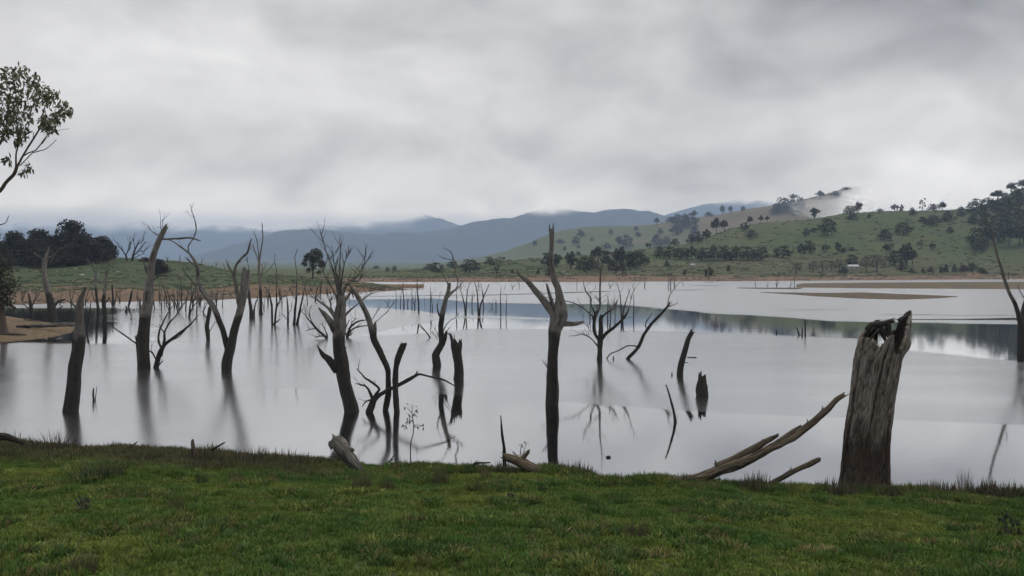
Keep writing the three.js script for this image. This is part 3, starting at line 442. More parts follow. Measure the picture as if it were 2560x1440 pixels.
deadTree('fallen_branch', 'crooked sunken bough with one long arm bent over towards the notched stump', 'branch', [['trunk', 923, 1031, 17, 929, 1015, 17, 934, 1000, 17, 941, 993, 13, 950, 987, 10, 968, 977, 10, 988, 967, 10, 1008, 957, 9, 1028, 946, 9, 1047, 936, 6, 1060, 938, 5, 1085, 944, 5, 1110, 950, 5, 1125, 958, 4, 1138, 965, 3], ['stub!', 1024, 951, 6, 1036, 941, 6, 1043, 930, 4], [B, 934, 997, 9, 942, 983, 8, 949, 974, 7, 943, 966, 7, 934, 959, 7, 922, 951, 6, 911, 944, 6, 905, 935, 5, 899, 930, 4, 891, 922, 2], [B, 932, 1000, 9, 928, 988, 8, 921, 973, 7, 912, 964, 6, 903, 963, 5, 896, 960, 4, 888, 959, 2], [B, 928, 1000, 6, 918, 1002, 5, 911, 1008, 4, 905, 1017, 2], ['twig', 936, 962, 2, 937, 955, 1.8, 937, 950, 1.6]], { flat: true, sink: 0.35 });
deadTree('dead_tree', 'broken dark stump with a deeply notched splintered top', 'stump', [['trunk!', 1147, 947, 23, 1147, 925, 22, 1145, 905, 22, 1143, 892, 23, 1142, 875, 26, 1142, 866, 27], ['splinter', 1134, 872, 12, 1131, 855, 9, 1127, 842, 7, 1124, 832, 2], ['splinter', 1138, 868, 6, 1136, 850, 4, 1135, 834, 1.6], ['splinter', 1150, 872, 10, 1152, 860, 8, 1153, 848, 2], ['splinter', 1128, 842, 4, 1122, 835, 4, 1114, 829, 2]], { flat: true });
deadTree('dead_tree', 'bent dead tree whose trunk kinks low down and ends in hooked twigs', T, [['trunk', 1093, 914, 21, 1090, 902, 21, 1088, 888, 20, 1095, 874, 19, 1104, 860, 18, 1105, 845, 17, 1102, 828, 14, 1102, 812, 13, 1105, 790, 12, 1109, 772, 12, 1113, 755, 11, 1116, 742, 11, 1121, 728, 10, 1123, 707, 8], ['stub!', 1106, 862, 14, 1112, 845, 12, 1116, 830, 7], [B, 1118, 743, 9, 1125, 735, 8, 1137, 725, 6, 1148, 716, 4, 1158, 704, 2], [B, 1121, 712, 5, 1116, 703, 3, 1110, 692, 2.5, 1103, 680, 2], [B, 1141, 722, 4, 1145, 705, 4, 1142, 690, 5, 1137, 680, 4, 1141, 660, 5, 1134, 650, 5, 1130, 635, 4, 1122, 626, 3, 1111, 622, 2], [B, 1133, 651, 3, 1120, 648, 2.5, 1105, 645, 1.8], [B, 1099, 790, 6, 1094, 775, 5, 1092, 760, 3], [B, 1108, 828, 4, 1115, 813, 3, 1125, 802, 2.5, 1137, 795, 2, 1148, 784, 1.6], [B, 1112, 840, 4, 1118, 828, 3, 1124, 818, 2], [B, 1094, 848, 3, 1086, 836, 2.5, 1078, 830, 1.8], [B, 1096, 842, 3, 1092, 830, 2, 1086, 820, 1.6]], { twigs: 1, twigSize: 0.6 });
deadTree('dead_stick', 'forked thin stick slanting from the water left of the bent dead tree', 'stick', [['trunk', 1075, 845, 4, 1066, 831, 3, 1057, 820, 2.5, 1049, 809, 1.8], ['stick', 1066, 831, 2.5, 1056, 822, 2, 1045, 812, 1.6]]);
deadTree('dead_tree', 'tall central dead tree with a twin-pronged top and one long slanting arm', T, [
  ['trunk', 1380, 1014, 30, 1381, 980, 29, 1381, 940, 28, 1383, 890, 26, 1387, 840, 29, 1390, 820, 32, 1398, 797, 40, 1402, 775, 36, 1401, 750, 23, 1396, 722, 17, 1386, 697, 17, 1380, 672, 13, 1378, 645, 11, 1379, 615, 11, 1379, 590, 12, 1379, 572, 12],
  ['splinter', 1375, 580, 6, 1374, 570, 5, 1373, 560, 2], ['splinter', 1382, 580, 6, 1383, 568, 5, 1383, 557, 2], [B, 1394, 806, 24, 1381, 782, 21, 1369, 763, 18, 1350, 740, 17, 1332, 718, 14, 1319, 703, 12, 1304, 692, 8, 1290, 677, 2],
  ['stub!', 1388, 780, 18, 1380, 760, 12, 1374, 738, 9, 1367, 711, 5], ['stub!', 1404, 806, 20, 1418, 809, 14, 1437, 810, 10, 1448, 807, 9, 1458, 805, 6], ['twig', 1370, 922, 4, 1362, 910, 3, 1355, 900, 2], ['twig', 1368, 915, 2.5, 1364, 906, 2, 1364, 900, 1.6]], { flat: true, sink: 0.8 });
deadTree('dead_tree', 'spreading dead tree with many curved arms just right of the central one', T, [
  ['trunk', 1499, 899, 15, 1500, 880, 11, 1500, 862, 12, 1501, 848, 13, 1502, 820, 10, 1502, 797, 9, 1505, 787, 8], [B, 1503, 848, 10, 1515, 834, 9, 1532, 820, 8, 1545, 810, 8, 1555, 800, 7, 1565, 787, 6, 1573, 771, 3], [B, 1503, 797, 6, 1515, 783, 6, 1532, 773, 6, 1539, 762, 5, 1543, 750, 3],
  [B, 1497, 848, 9, 1488, 835, 9, 1485, 815, 9, 1487, 792, 9, 1494, 777, 8, 1500, 760, 6, 1500, 727, 6, 1501, 690, 5, 1505, 655, 3, 1506, 630, 2, 1505, 609, 1.6], [B, 1489, 790, 6, 1484, 775, 6, 1477, 760, 5, 1477, 746, 5, 1467, 732, 4, 1461, 718, 3, 1458, 704, 2], [B, 1488, 798, 4, 1470, 780, 4, 1450, 765, 4, 1430, 756, 3.5, 1412, 752, 3, 1385, 748, 2.5, 1352, 740, 1.8], [B, 1500, 757, 4, 1494, 748, 3, 1487, 739, 2], [B, 1496, 868, 5, 1486, 855, 4, 1474, 843, 4, 1455, 835, 3, 1440, 839, 2.5, 1422, 840, 1.8], [B, 1469, 839, 2.5, 1473, 826, 2, 1468, 815, 2, 1459, 807, 1.6],
  [B, 1522, 828, 3, 1526, 800, 2.5, 1524, 770, 2], [B, 1556, 800, 3, 1572, 770, 2.5, 1579, 740, 2, 1587, 720, 1.6], [B, 1488, 812, 4, 1482, 800, 3, 1480, 780, 2]], { twigs: 4, twigSize: 0.6 });
deadTree('dead_tree', 'thin dead tree leaning right with an arched arm dipping into the lake', T, [['trunk', 1569, 898, 10, 1582, 883, 9, 1597, 865, 9, 1610, 837, 8, 1629, 810, 8, 1650, 788, 7, 1664, 772, 7, 1672, 762, 6, 1676, 754, 3], [B, 1593, 866, 5, 1580, 864, 4, 1567, 865, 4, 1545, 877, 4, 1527, 884, 4, 1519, 893, 4, 1515, 903, 4], [B, 1669, 764, 4, 1671, 750, 3, 1675, 737, 2.5, 1687, 720, 2, 1701, 704, 1.6], [B, 1669, 768, 4, 1682, 763, 3, 1695, 757, 2], [B, 1618, 827, 4, 1614, 815, 3.5, 1616, 803, 3, 1630, 784, 1.6]], { flat: true });
deadTree('dead_stick', 'tiny dark stub beside the arched arm of the leaning tree', 'stick', [['trunk', 1533, 898, 4, 1534, 893, 3, 1534, 890, 2]]);
deadTree('dead_tree', 'slanting dark stump with a notched top in open water', 'stump', [['trunk!', 1699, 938, 17, 1701, 920, 16, 1705, 902, 16, 1710, 885, 15, 1715, 866, 14, 1721, 848, 12, 1728, 833, 10], ['splinter', 1730, 840, 5, 1734, 833, 3, 1737, 829, 2], ['twig', 1707, 910, 4, 1714, 906, 3, 1721, 908, 2]], { flat: true, wet: 3 });
deadTree('floating_stick', 'thin stick floating beside the slanting stump', 'stick', [['stick', 1718, 894, 3, 1729, 894, 3.5, 1741, 893, 2]], { lying: true, flat: true });
deadTree('dead_stick', 'tiny dark stub left of the slanting stump foot', 'stick', [['trunk', 1680, 938, 4, 1680, 934, 3, 1680, 931, 2]]);
deadTree('dead_tree', 'short fat stump with two splintered spires', 'stump', [['trunk!', 1757, 989, 29, 1756, 978, 28, 1756, 965, 25, 1756, 953, 21, 1756, 946, 18], ['splinter', 1752, 955, 11, 1752, 942, 7, 1753, 927, 2], ['splinter', 1762, 956, 9, 1763, 946, 6, 1764, 936, 2.5], ['splinter', 1746, 970, 8, 1744, 962, 6, 1744, 954, 3], ['splinter', 1767, 975, 6, 1768, 968, 5, 1768, 962, 2]], { flat: true });
deadTree('dead_stick', 'bent dark pole leaning left out of the water before the short fat stump', 'stick', [['trunk', 1688, 1055, 8, 1686, 1035, 7, 1680, 1012, 6, 1674, 990, 5, 1669, 973, 4, 1665, 961, 2], ['splinter', 1670, 976, 3, 1667, 968, 3, 1662, 963, 1.6]], { flat: true, sink: 0.4 });
deadTree('dead_tree', 'tall thin grey dead tree at the right edge with a fine forked crown', T, [
  ['trunk', 2555, 887, 24, 2554, 850, 22, 2554, 830, 20, 2552, 808, 16, 2545, 783, 11, 2538, 760, 9, 2530, 745, 9, 2522, 730, 8, 2516, 712, 8, 2509, 692, 8, 2503, 668, 7, 2497, 652, 6, 2490, 625, 6, 2485, 606, 5, 2481, 583, 5], [B, 2481, 585, 4, 2474, 565, 3.5, 2468, 552, 3, 2466, 535, 2.5, 2464, 528, 2, 2460, 519, 1.6], [B, 2482, 588, 4, 2487, 572, 3, 2490, 552, 2.5, 2491, 535, 2, 2494, 524, 1.6],
  [B, 2556, 812, 14, 2560, 780, 12, 2566, 745, 9, 2575, 700, 7, 2580, 660, 4], [B, 2520, 700, 3, 2522, 690, 2.5, 2521, 680, 1.8], ['stub', 2514, 700, 5, 2510, 693, 5, 2506, 688, 3], [B, 2560, 745, 4, 2550, 728, 3, 2543, 716, 2]], { tone: 0.95, wet: 2.4 });
for (const [x, y, h, s] of [[1998, 838, 20, 6], [2005, 839, 21, -1], [2013, 840, 42, 0]]) deadTree('dead_stick', ['short slanting stake, first of three before the reflected hill', 'middle one of three dark stakes before the reflected hill', 'tall thin stake, highest of three before the reflected hill'][[6, -1, 0].indexOf(s)], 'stick', [['trunk', x, y, 4, x - s * 0.5, y - h * 0.5, 3.4, x - s, y - h, 2.2]]);
deadTree('dead_stick', 'tiny stake standing alone left of the three stakes', 'stick', [['trunk', 1941, 834, 3, 1941, 828, 3, 1941, 824, 2]]);
// ---------------------------------------------------------------- small dead saplings standing in the water
const ORD = ['first', 'second', 'third', 'fourth', 'fifth', 'sixth', 'seventh', 'eighth', 'ninth', 'tenth', 'eleventh', 'twelfth', 'thirteenth', 'fourteenth', 'fifteenth', 'sixteenth', 'seventeenth', 'eighteenth', 'nineteenth', 'twentieth', 'twenty-first', 'twenty-second', 'twenty-third', 'twenty-fourth', 'twenty-fifth', 'twenty-sixth', 'twenty-seventh', 'twenty-eighth', 'twenty-ninth', 'thirtieth', 'thirty-first', 'thirty-second', 'thirty-third', 'thirty-fourth', 'thirty-fifth', 'thirty-sixth'];
function saplingShape(k) {          // one metre tall; cloned and scaled
  reseed(900 + k);
  const root = new THREE.Group(), o = { wet: 0.45, tone: 0.62, rough: 0.8 };
  const stems = [1, 2, 1, 3, 2, 1, 4, 2][k], lean = [0.05, 0.25, 0.3, 0.35, 0.12, 0.02, 0.5, 0.4][k];
  for (let s = 0; s < stems; s++) {
    const a = rr(0, 6.28), L = s ? rr(0.5, 0.9) : 1, dx = Math.cos(a) * lean * (s ? 1 : 0.5), dz = Math.sin(a) * lean * 0.7;
    const pts = [{ p: V3(dx * 0.05, -0.12, dz * 0.05), r: 0.024 }, { p: V3(dx * 0.15, L * 0.3, dz * 0.2), r: 0.02 }, { p: V3(dx * 0.5 + rr(-0.04, 0.04), L * 0.65, dz * 0.5), r: 0.014 }, { p: V3(dx + rr(-0.05, 0.05), L, dz), r: 0.006 }];
    const gs = [limb(pts, { ...o, seg: 5 }), ...sideTwigs(pts, [3, 3, 6, 3, 6, 1, 5, 4][k], 0.34, o)];
    mesh(s ? 'branch' : 'trunk', mergeGeometries(gs), M.wood, root);
  }
  return root;
}
const saplings = Array.from({ length: 8 }, (_, k) => saplingShape(k));
function saplingRow(spots, group, label, place = onWater, shapes = [0, 1, 2, 3, 4, 5, 6, 7]) {
  spots.sort((a, b) => a[0] - b[0]).forEach(([px, py, h, k], i) => {
    reseed(px * 5 + py);
    const t = saplings[k ?? shapes[Math.floor(rnd() * shapes.length)]].clone(), foot = place(px, py), s = h * -foot.z / FOCAL;
    t.name = numbered('dead_sapling'); t.position.copy(foot); t.scale.set(s * rr(0.9, 1.3), s, s * rr(0.9, 1.3)); t.rotation.y = rr(0, 6.28);
    scene.add(t); tag(t, label(ORD[i]), 'dead sapling', group);
  });
}
saplingRow([[970, 762, 18, 6], [990, 769, 42, 5], [1001, 767, 44, 2], [1010, 766, 62, 0], [1019, 763, 30, 1], [1030, 771, 52, 5], [1037, 772, 46, 4], [1047, 782, 92, 0], [1061, 762, 22, 5], [1076, 777, 62, 5], [1081, 777, 48, 0], [1141, 783, 60, 5], [1164, 785, 78, 1], [1180, 766, 40, 4], [1197, 788, 88, 1], [1210, 766, 58, 2], [1230, 767, 20, 6], [1252, 789, 72, 5], [1240, 769, 24, 3], [1265, 790, 54, 0]],
  'drowned saplings in the blue strip of water', (n) => `${n} from the left of the drowned saplings in the blue strip of water`);
saplingRow([[1475, 792, 60, 0], [1519, 801, 62, 5], [1527, 796, 58, 2], [1538, 791, 44, 4], [1555, 803, 92, 1], [1584, 791, 58, 5]], 'thin saplings behind the spreading dead tree', (n) => `${n} from the left of the thin saplings behind the spreading dead tree`);
saplingRow([[1152, 720, 20, 3], [1197, 726, 24, 1], [1262, 724, 12, 6], [1281, 723, 20, 6], [1299, 722, 22, 3], [1442, 724, 28, 2], [1489, 722, 15, 1], [1525, 721, 20, 6], [1570, 720, 13, 5], [1581, 720, 13, 1], [1611, 721, 30, 7], [1670, 723, 36, 2], [1676, 726, 44, 4], [1686, 720, 32, 4], [1708, 714, 13, 3]],
  'far dead saplings below the far brown beach', (n) => `${n} from the left of the far dead saplings off the brown beach`);
saplingRow([[1889, 719, 20, 3], [1919, 718, 15, 1], [1941, 719, 22, 6], [1975, 721, 22, 3], [1986, 722, 44, 2]], 'bare saplings on the thin mud strip', (n) => `${n} from the left of the bare saplings on the thin mud strip`);
saplingRow([[55, 758, 44, 3], [150, 762, 40, 2], [178, 766, 52, 1], [212, 764, 50, 6], [300, 757, 38, 3], [345, 760, 42, 4], [398, 757, 52, 4], [410, 766, 46, 2], [425, 784, 66, 6], [437, 770, 52, 3], [455, 762, 70, 4], [470, 794, 96, 7], [492, 794, 62, 1], [508, 788, 50, 3], [541, 776, 64, 4], [388, 772, 58, 7], [404, 781, 52, 4], [418, 760, 62, 2], [445, 781, 58, 6], [463, 777, 72, 2], [482, 770, 66, 4], [500, 764, 52, 6], [527, 768, 46, 2], [445, 764, 54, 7], [556, 769, 52, 2]],
  'drowned thicket below the green hillside', (n) => `${n} from the left of the drowned thicket saplings below the green hillside`);
saplingRow([[645, 771, 40, 2], [670, 762, 52, 4], [700, 753, 46, 3], [757, 746, 46, 2], [800, 746, 54, 4], [770, 762, 60, 2], [705, 770, 46, 4], [786, 755, 58, 7], [660, 775, 40, 1], [818, 741, 36, 1]], 'saplings along the brown point', (n) => `${n} from the left of the bare saplings along the brown point`);
saplingRow([[420, 655, 20, 6], [450, 657, 22, 3], [503, 663, 20, 3], [540, 668, 17, 6], [562, 674, 20, 3], [606, 685, 24, 6]], 'bare shrubs on the hillside brow', (n) => `${n} from the left of the bare shrubs on the hillside brow`, leftHill.spot.bind(leftHill), [3, 6]);

// ---------------------------------------------------------------- living trees: trunk, limbs and a crown of leaf clumps, one metre high and wide
function crownShape(blobs, count, size, squash = 1) {
  const pos = [], col = [], tot = blobs.reduce((s, b) => s + b[3] ** 2, 0);
  for (const [bx, by, bz, br, bv = 1] of blobs) {
    const n = Math.round(count * br * br / tot), tone = rr(0.8, 1.2);
    for (let i = 0; i < n; i++) {
      const u = rr(-1, 1), a = rr(0, 6.28), R = br * Math.pow(rnd(), 0.45) * rr(0.85, 1.12), q = Math.sqrt(1 - u * u);
      const c = V3(bx + Math.cos(a) * q * R, by + u * R * bv * squash, bz + Math.sin(a) * q * R);
      const t1 = V3(rr(-1, 1), rr(-1, 1), rr(-1, 1)).normalize(), t2 = V3(rr(-1, 1), rr(-1, 1), rr(-1, 1)).cross(t1).normalize();
      const s = size * rr(0.5, 1.25), s2 = s * rr(0.5, 0.9);
      const P = [c.clone().addScaledVector(t1, s), c.clone().addScaledVector(t2, s2), c.clone().addScaledVector(t1, -s), c.clone().addScaledVector(t2, -s2)];
      const k = tone * rr(0.6, 1.4);
      for (const m of [0, 1, 2, 0, 2, 3]) { pos.push(P[m].x, P[m].y, P[m].z); col.push(k * rr(0.98, 1.02), k, k * 0.95); }
    }
  }
  const g = new THREE.BufferGeometry();
  g.setAttribute('position', new THREE.Float32BufferAttribute(pos, 3)); g.setAttribute('color', new THREE.Float32BufferAttribute(col, 3)); g.computeVertexNormals();
  return g;
}
function liveTree(kind, fine, dark) {
  reseed(400 + kind * 13);
  const root = new THREE.Group(), count = fine ? 5200 : 560, size = fine ? 0.03 : 0.055;
  const blobs = [], put = (x, y, z, r, v) => blobs.push([x, y, z, r, v]);
  const ring = (n, R, y, r, jit = 0.05) => { for (let i = 0; i < n; i++) { const a = i / n * 6.28 + rr(-0.3, 0.3); put(Math.cos(a) * R * rr(0.6, 1.25), y + rr(-jit, jit) * 1.5, Math.sin(a) * R * rr(0.6, 1.25), r * rr(0.6, 1.3)); } };
  let stemTop = 0.4, stemR = 0.035, mat = dark ? M.darkCrown : M.crown;
  if (kind === 0) { ring(7, 0.33, 0.3, 0.18, 0.1); ring(5, 0.27, 0.54, 0.18, 0.09); ring(3, 0.14, 0.76, 0.17, 0.06); stemTop = 0.3; }
  if (kind === 1) { ring(6, 0.32, 0.62, 0.16); ring(5, 0.2, 0.76, 0.16); ring(2, 0.1, 0.88, 0.12); stemTop = 0.6; stemR = 0.03; }
  if (kind === 2) { ring(3, 0.2, 0.32, 0.15, 0.08); ring(4, 0.3, 0.55, 0.17, 0.1); ring(3, 0.22, 0.75, 0.15, 0.08); put(0.05, 0.9, 0, 0.11); stemTop = 0.6; }
  if (kind === 3) { ring(8, 0.34, 0.3, 0.2); ring(6, 0.24, 0.55, 0.2); ring(4, 0.14, 0.75, 0.2); put(0, 0.85, 0, 0.16); stemTop = 0.15; }
  if (kind === 4) { ring(5, 0.28, 0.22, 0.17); ring(4, 0.2, 0.45, 0.16); ring(3, 0.1, 0.68, 0.13); put(0, 0.88, 0, 0.1); stemTop = 0.15; }
  if (kind === 5) { put(0, 0.3, 0, 0.12); ring(4, 0.16, 0.48, 0.14); ring(6, 0.3, 0.72, 0.18); ring(3, 0.16, 0.86, 0.14); stemTop = 0.3; }
  if (kind === 6) { ring(7, 0.33, 0.42, 0.17, 0.1); ring(5, 0.22, 0.68, 0.17, 0.1); put(0, 0.85, 0, 0.14); mat = M.brownCrown; stemTop = 0.5; }
  if (kind === 7) { ring(3, 0.3, 0.35, 0.12, 0.1); ring(4, 0.26, 0.6, 0.1, 0.14); ring(3, 0.2, 0.85, 0.09, 0.1); stemTop = 0.8; stemR = 0.022; }
  if (kind === 8) { ring(5, 0.28, 0.36, 0.12, 0.1); ring(6, 0.32, 0.6, 0.13, 0.1); ring(5, 0.22, 0.8, 0.12, 0.08); put(0, 0.6, 0, 0.14); stemTop = 0.6; stemR = 0.03; }
  const stem = [limb([{ p: V3(0, -0.15, 0), r: stemR * 1.3 }, { p: V3(0.01, stemTop * 0.5, 0), r: stemR }, { p: V3(rr(-0.03, 0.03), stemTop, rr(-0.03, 0.03)), r: stemR * 0.7 }], { wet: 9, seg: 6 })];
  for (const [x, y, z] of blobs.filter((_, i) => i % 2 === 0)) stem.push(limb([{ p: V3(0, Math.min(stemTop, y) * 0.75, 0), r: stemR * 0.55 }, { p: V3(x * 0.4, lerp(Math.min(stemTop, y) * 0.75, y, 0.6), z * 0.4), r: stemR * 0.4 }, { p: V3(x * 0.9, y, z * 0.9), r: stemR * 0.15 }], { wet: 9, seg: 4 }));
  mesh('trunk', mergeGeometries(stem), M.bark, root);
  mesh('crown', crownShape(blobs, kind >= 7 ? count * 0.42 : kind === 6 ? count * 0.8 : count, kind === 6 ? size * 0.6 : size), mat, root);
  return root;
}
const treeKinds = Array.from({ length: 8 }, (_, k) => liveTree(k, false)), bigKinds = [0, 1, 2, 3].map((k) => liveTree(k, true, true)).concat(liveTree(8, true));
function plant(place, px, py, h, w, kind, label, group, name = 'gum_tree', category = 'tree', kinds = treeKinds) {
  reseed(px * 7 + py * 3);
  const t = kinds[kind].clone(), foot = place.isVector3 ? place : place.spot(px, py), m = -foot.z / FOCAL;
  t.name = numbered(name); t.position.copy(foot); t.scale.set(w * m * 1.16, h * m * 1.06, w * m * rr(1, 1.25)); t.rotation.y = rr(0, 6.28);
  if (kinds === treeKinds && kind !== 6) { const k = rnd(); t.children[1].material = k < 0.45 ? M.crown : k < 0.75 ? M.greenCrown : M.oliveCrown; }
  scene.add(t); return tag(t, label, category, group);
}
function grove(place, group, label, list, name, category, kinds) { list.sort((a, b) => a[0] - b[0]).forEach(([px, py, h, w, k], i) => plant(place, px, py, h, w, k, label(ORD[i], k), group, name, category, kinds)); }

grove(greenHill, 'trees along the crest of the green hill', (n) => `${n} from the left of the dark trees along the green hill crest`, [[1790, 586, 38, 30, 1], [1810, 579, 26, 24, 1], [1874, 563, 20, 19, 1], [1901, 557, 17, 16, 1], [1917, 556, 15, 12, 1], [2035, 549, 29, 29, 5], [2124, 534, 20, 32, 0], [2144, 532, 26, 28, 2], [2198, 530, 8, 20, 3], [2235, 529, 18, 21, 2], [2252, 528, 17, 14, 4], [2278, 529, 10, 15, 3], [2304, 528, 31, 24, 7], [2331, 528, 18, 26, 3], [2353, 528, 21, 24, 1], [2400, 526, 9, 20, 3]]);
grove(greenHill, 'trees on the upper slope of the green hill', (n) => `${n} from the left of the trees scattered on the green hill's upper slope`, [[1861, 575, 19, 22, 0], [1878, 594, 19, 28, 3], [2014, 591, 20, 20, 0], [2067, 588, 42, 46, 0], [2034, 580, 10, 22, 3], [2130, 549, 15, 30, 3], [2171, 546, 13, 13, 4], [2210, 600, 27, 34, 3], [2258, 586, 31, 40, 0], [2281, 539, 14, 20, 3], [2329, 562, 24, 42, 0], [2368, 554, 26, 36, 3], [2373, 582, 15, 19, 3], [2400, 541, 16, 22, 0], [2305, 556, 14, 20, 3]]);
grove(greenHill, 'dark trees across the middle of the green hill', (n) => `${n} from the left of the dark trees across the green hill's middle`, [[1620, 619, 14, 20, 2], [1686, 612, 18, 24, 0], [1728, 608, 22, 24, 3], [1745, 606, 26, 26, 0], [1765, 604, 30, 28, 2], [1650, 646, 30, 34, 3], [1674, 648, 32, 36, 0], [1703, 649, 30, 38, 0], [1728, 650, 33, 38, 2], [1756, 652, 34, 38, 0], [1784, 650, 35, 38, 3], [1812, 651, 36, 40, 0], [1840, 650, 34, 42, 3], [1870, 651, 35, 42, 0], [1902, 651, 34, 42, 0], [1957, 645, 31, 46, 0], [2003, 643, 34, 26, 2], [2023, 631, 30, 32, 0], [2063, 630, 18, 26, 2], [2094, 634, 28, 20, 2], [2108, 631, 13, 18, 3], [2130, 627, 9, 20, 3], [2228, 616, 9, 14, 0], [2302, 622, 25, 29, 6], [2330, 624, 16, 19, 2], [2215, 636, 24, 24, 1]]);
grove(greenHill, 'trees at the foot of the green hill', (n) => `${n} from the left of the trees at the green hill's foot`, [[1371, 667, 36, 40, 0], [1392, 668, 32, 34, 2], [1427, 673, 42, 40, 2], [1460, 681, 40, 42, 0], [1495, 656, 36, 40, 1], [1478, 677, 36, 36, 3], [1522, 666, 38, 44, 0], [1550, 670, 50, 50, 2], [1575, 676, 46, 46, 3], [1602, 666, 40, 46, 0], [1588, 650, 22, 30, 2], [1536, 682, 30, 34, 0], [1500, 688, 32, 34, 6], [1175, 681, 32, 52, 0], [1092, 684, 28, 36, 0], [1076, 676, 16, 34, 3], [1130, 668, 14, 32, 3], [1225, 663, 21, 30, 0], [1250, 661, 21, 28, 6], [1242, 694, 30, 28, 7], [1281, 684, 12, 10, 4], [1345, 686, 14, 12, 4], [1372, 692, 22, 18, 3], [1445, 638, 10, 16, 3], [1260, 641, 8, 10, 1], [941, 679, 15, 23, 3], [956, 679, 7, 8, 3], [969, 677, 11, 11, 0], [986, 677, 13, 13, 0]]);
grove(greenHill, 'trees and shrubs low on the slope right of the hill foot', (n) => `${n} from the left of the low trees and shrubs around the white roofs`, [[1557, 693, 26, 26, 7], [1667, 667, 17, 18, 4], [1712, 687, 14, 13, 4], [1720, 664, 24, 16, 7], [1772, 698, 29, 29, 2], [1821, 679, 16, 10, 4], [1990, 685, 30, 36, 6], [2033, 679, 30, 30, 6], [2056, 681, 30, 32, 6], [2078, 678, 28, 30, 6], [2098, 679, 34, 32, 6], [2129, 667, 31, 30, 0], [2165, 680, 42, 44, 6], [2192, 681, 48, 46, 6], [2237, 664, 38, 42, 0], [2266, 666, 56, 46, 2], [2280, 664, 36, 34, 1], [2255, 677, 20, 26, 3], [2278, 683, 12, 17, 3], [2307, 683, 13, 11, 4], [2326, 682, 15, 17, 3], [2353, 682, 15, 13, 4], [2364, 681, 22, 16, 4], [2386, 681, 21, 15, 4], [2408, 680, 18, 24, 3], [2430, 679, 21, 30, 3], [2454, 682, 13, 20, 3], [2110, 684, 16, 24, 3]]);
grove(greenHill, 'dark wood on the high end of the green hill', (n) => `${n} from the left of the dark wood on the hill's high end`, [[2425, 533, 24, 26, 0], [2439, 512, 20, 32, 0], [2450, 545, 34, 36, 3], [2466, 503, 15, 26, 0], [2478, 528, 30, 36, 3], [2492, 499, 23, 40, 1], [2508, 520, 36, 40, 0], [2525, 483, 24, 30, 1], [2552, 476, 24, 30, 1], [2540, 508, 36, 42, 3], [2465, 572, 38, 40, 0], [2500, 556, 40, 42, 3], [2535, 548, 42, 44, 0], [2560, 530, 42, 44, 2], [2560, 575, 44, 44, 0], [2430, 560, 22, 26, 3], [2440, 620, 50, 46, 0], [2468, 612, 46, 44, 2], [2452, 630, 36, 34, 3], [2494, 606, 50, 46, 0], [2522, 616, 48, 48, 1], [2548, 615, 46, 48, 1], [2516, 584, 40, 44, 3], [2580, 612, 50, 48, 0]]);
grove(paleHill, 'trees on the pale hill', (n) => `${n} from the left of the hazy trees dotted over the pale hill`, [[1337, 614, 13, 13, 0], [1400, 608, 10, 22, 3], [1412, 626, 10, 10, 3], [1439, 611, 20, 20, 0], [1446, 621, 9, 10, 3], [1452, 591, 17, 21, 0], [1480, 603, 10, 9, 0], [1517, 622, 15, 20, 0], [1527, 585, 12, 13, 0], [1548, 617, 26, 26, 2], [1566, 621, 34, 32, 0], [1590, 576, 11, 11, 0], [1595, 592, 13, 15, 0], [1641, 563, 17, 18, 1], [1650, 584, 14, 16, 0], [1640, 613, 26, 32, 3], [1665, 611, 20, 24, 0], [1678, 556, 14, 26, 3], [1692, 553, 18, 26, 0], [1690, 586, 34, 36, 0], [1712, 572, 36, 34, 3], [1728, 566, 34, 34, 0], [1736, 588, 26, 26, 0], [1735, 546, 18, 18, 1], [1770, 541, 11, 24, 3], [1805, 537, 24, 15, 2], [1825, 533, 18, 13, 2], [1856, 530, 14, 15, 2], [1937, 534, 22, 30, 0], [1955, 530, 36, 40, 0], [1984, 528, 42, 44, 0], [2002, 531, 30, 30, 3], [2048, 498, 19, 25, 1], [2086, 492, 14, 26, 3], [2112, 476, 8, 22, 3]]);
// nearer trees on the hillside to the left
const W = (px, py, h, w, k, label) => plant(leftHill, px, py, h, w, k, label, 'dark wood on the near hillside', 'gum_tree', 'tree', bigKinds);
W(182, 656, 99, 96, 3, 'tallest rounded crown of the dark wood on the near hillside');
W(100, 656, 78, 84, 3, 'broad dark crown left of the tallest one in the near wood');
W(35, 658, 75, 90, 3, 'flat topped dark crown at the left end of the near wood');
W(-35, 660, 80, 100, 3, 'dark crown cut by the frame at the left end of the near wood');
W(138, 660, 68, 70, 3, 'low dark crown in front of the tallest one in the near wood');
W(66, 664, 62, 80, 3, 'low bushy dark crown in the middle of the near wood');
W(222, 656, 60, 70, 3, 'dark bushy crown right of the tallest one in the near wood');
W(254, 650, 56, 62, 3, 'rounded crown second from the right end of the near wood');
W(281, 643, 34, 24, 2, 'small crown at the right end of the near wood');
W(6, 674, 62, 64, 3, 'dark undergrowth bush at the left foot of the near wood');
W(187, 664, 52, 66, 0, 'low dark bush under the tallest crown of the near wood');
W(268, 647, 46, 46, 3, 'dark crown leaning over the right slope of the near wood');
W(206, 652, 66, 62, 3, 'dark crown behind the right half of the near wood');
W(240, 657, 48, 64, 3, 'low dark bush below the right end of the near wood');
W(150, 667, 44, 80, 3, 'dark shrub at the front middle of the near wood');
W(100, 670, 46, 74, 3, 'dark shrub at the front of the near wood behind the pale skeleton');
W(398, 690, 40, 44, 3, 'lone dark bush on the hillside behind the big crooked dead tree');
W(364, 654, 10, 26, 3, 'low dark shrub on the hillside brow beside the leafless trees');
plant(leftHill, 782, 698, 76, 66, 4, 'lone sparse gum tree standing on the low end of the point', null, 'gum_tree', 'tree', bigKinds);
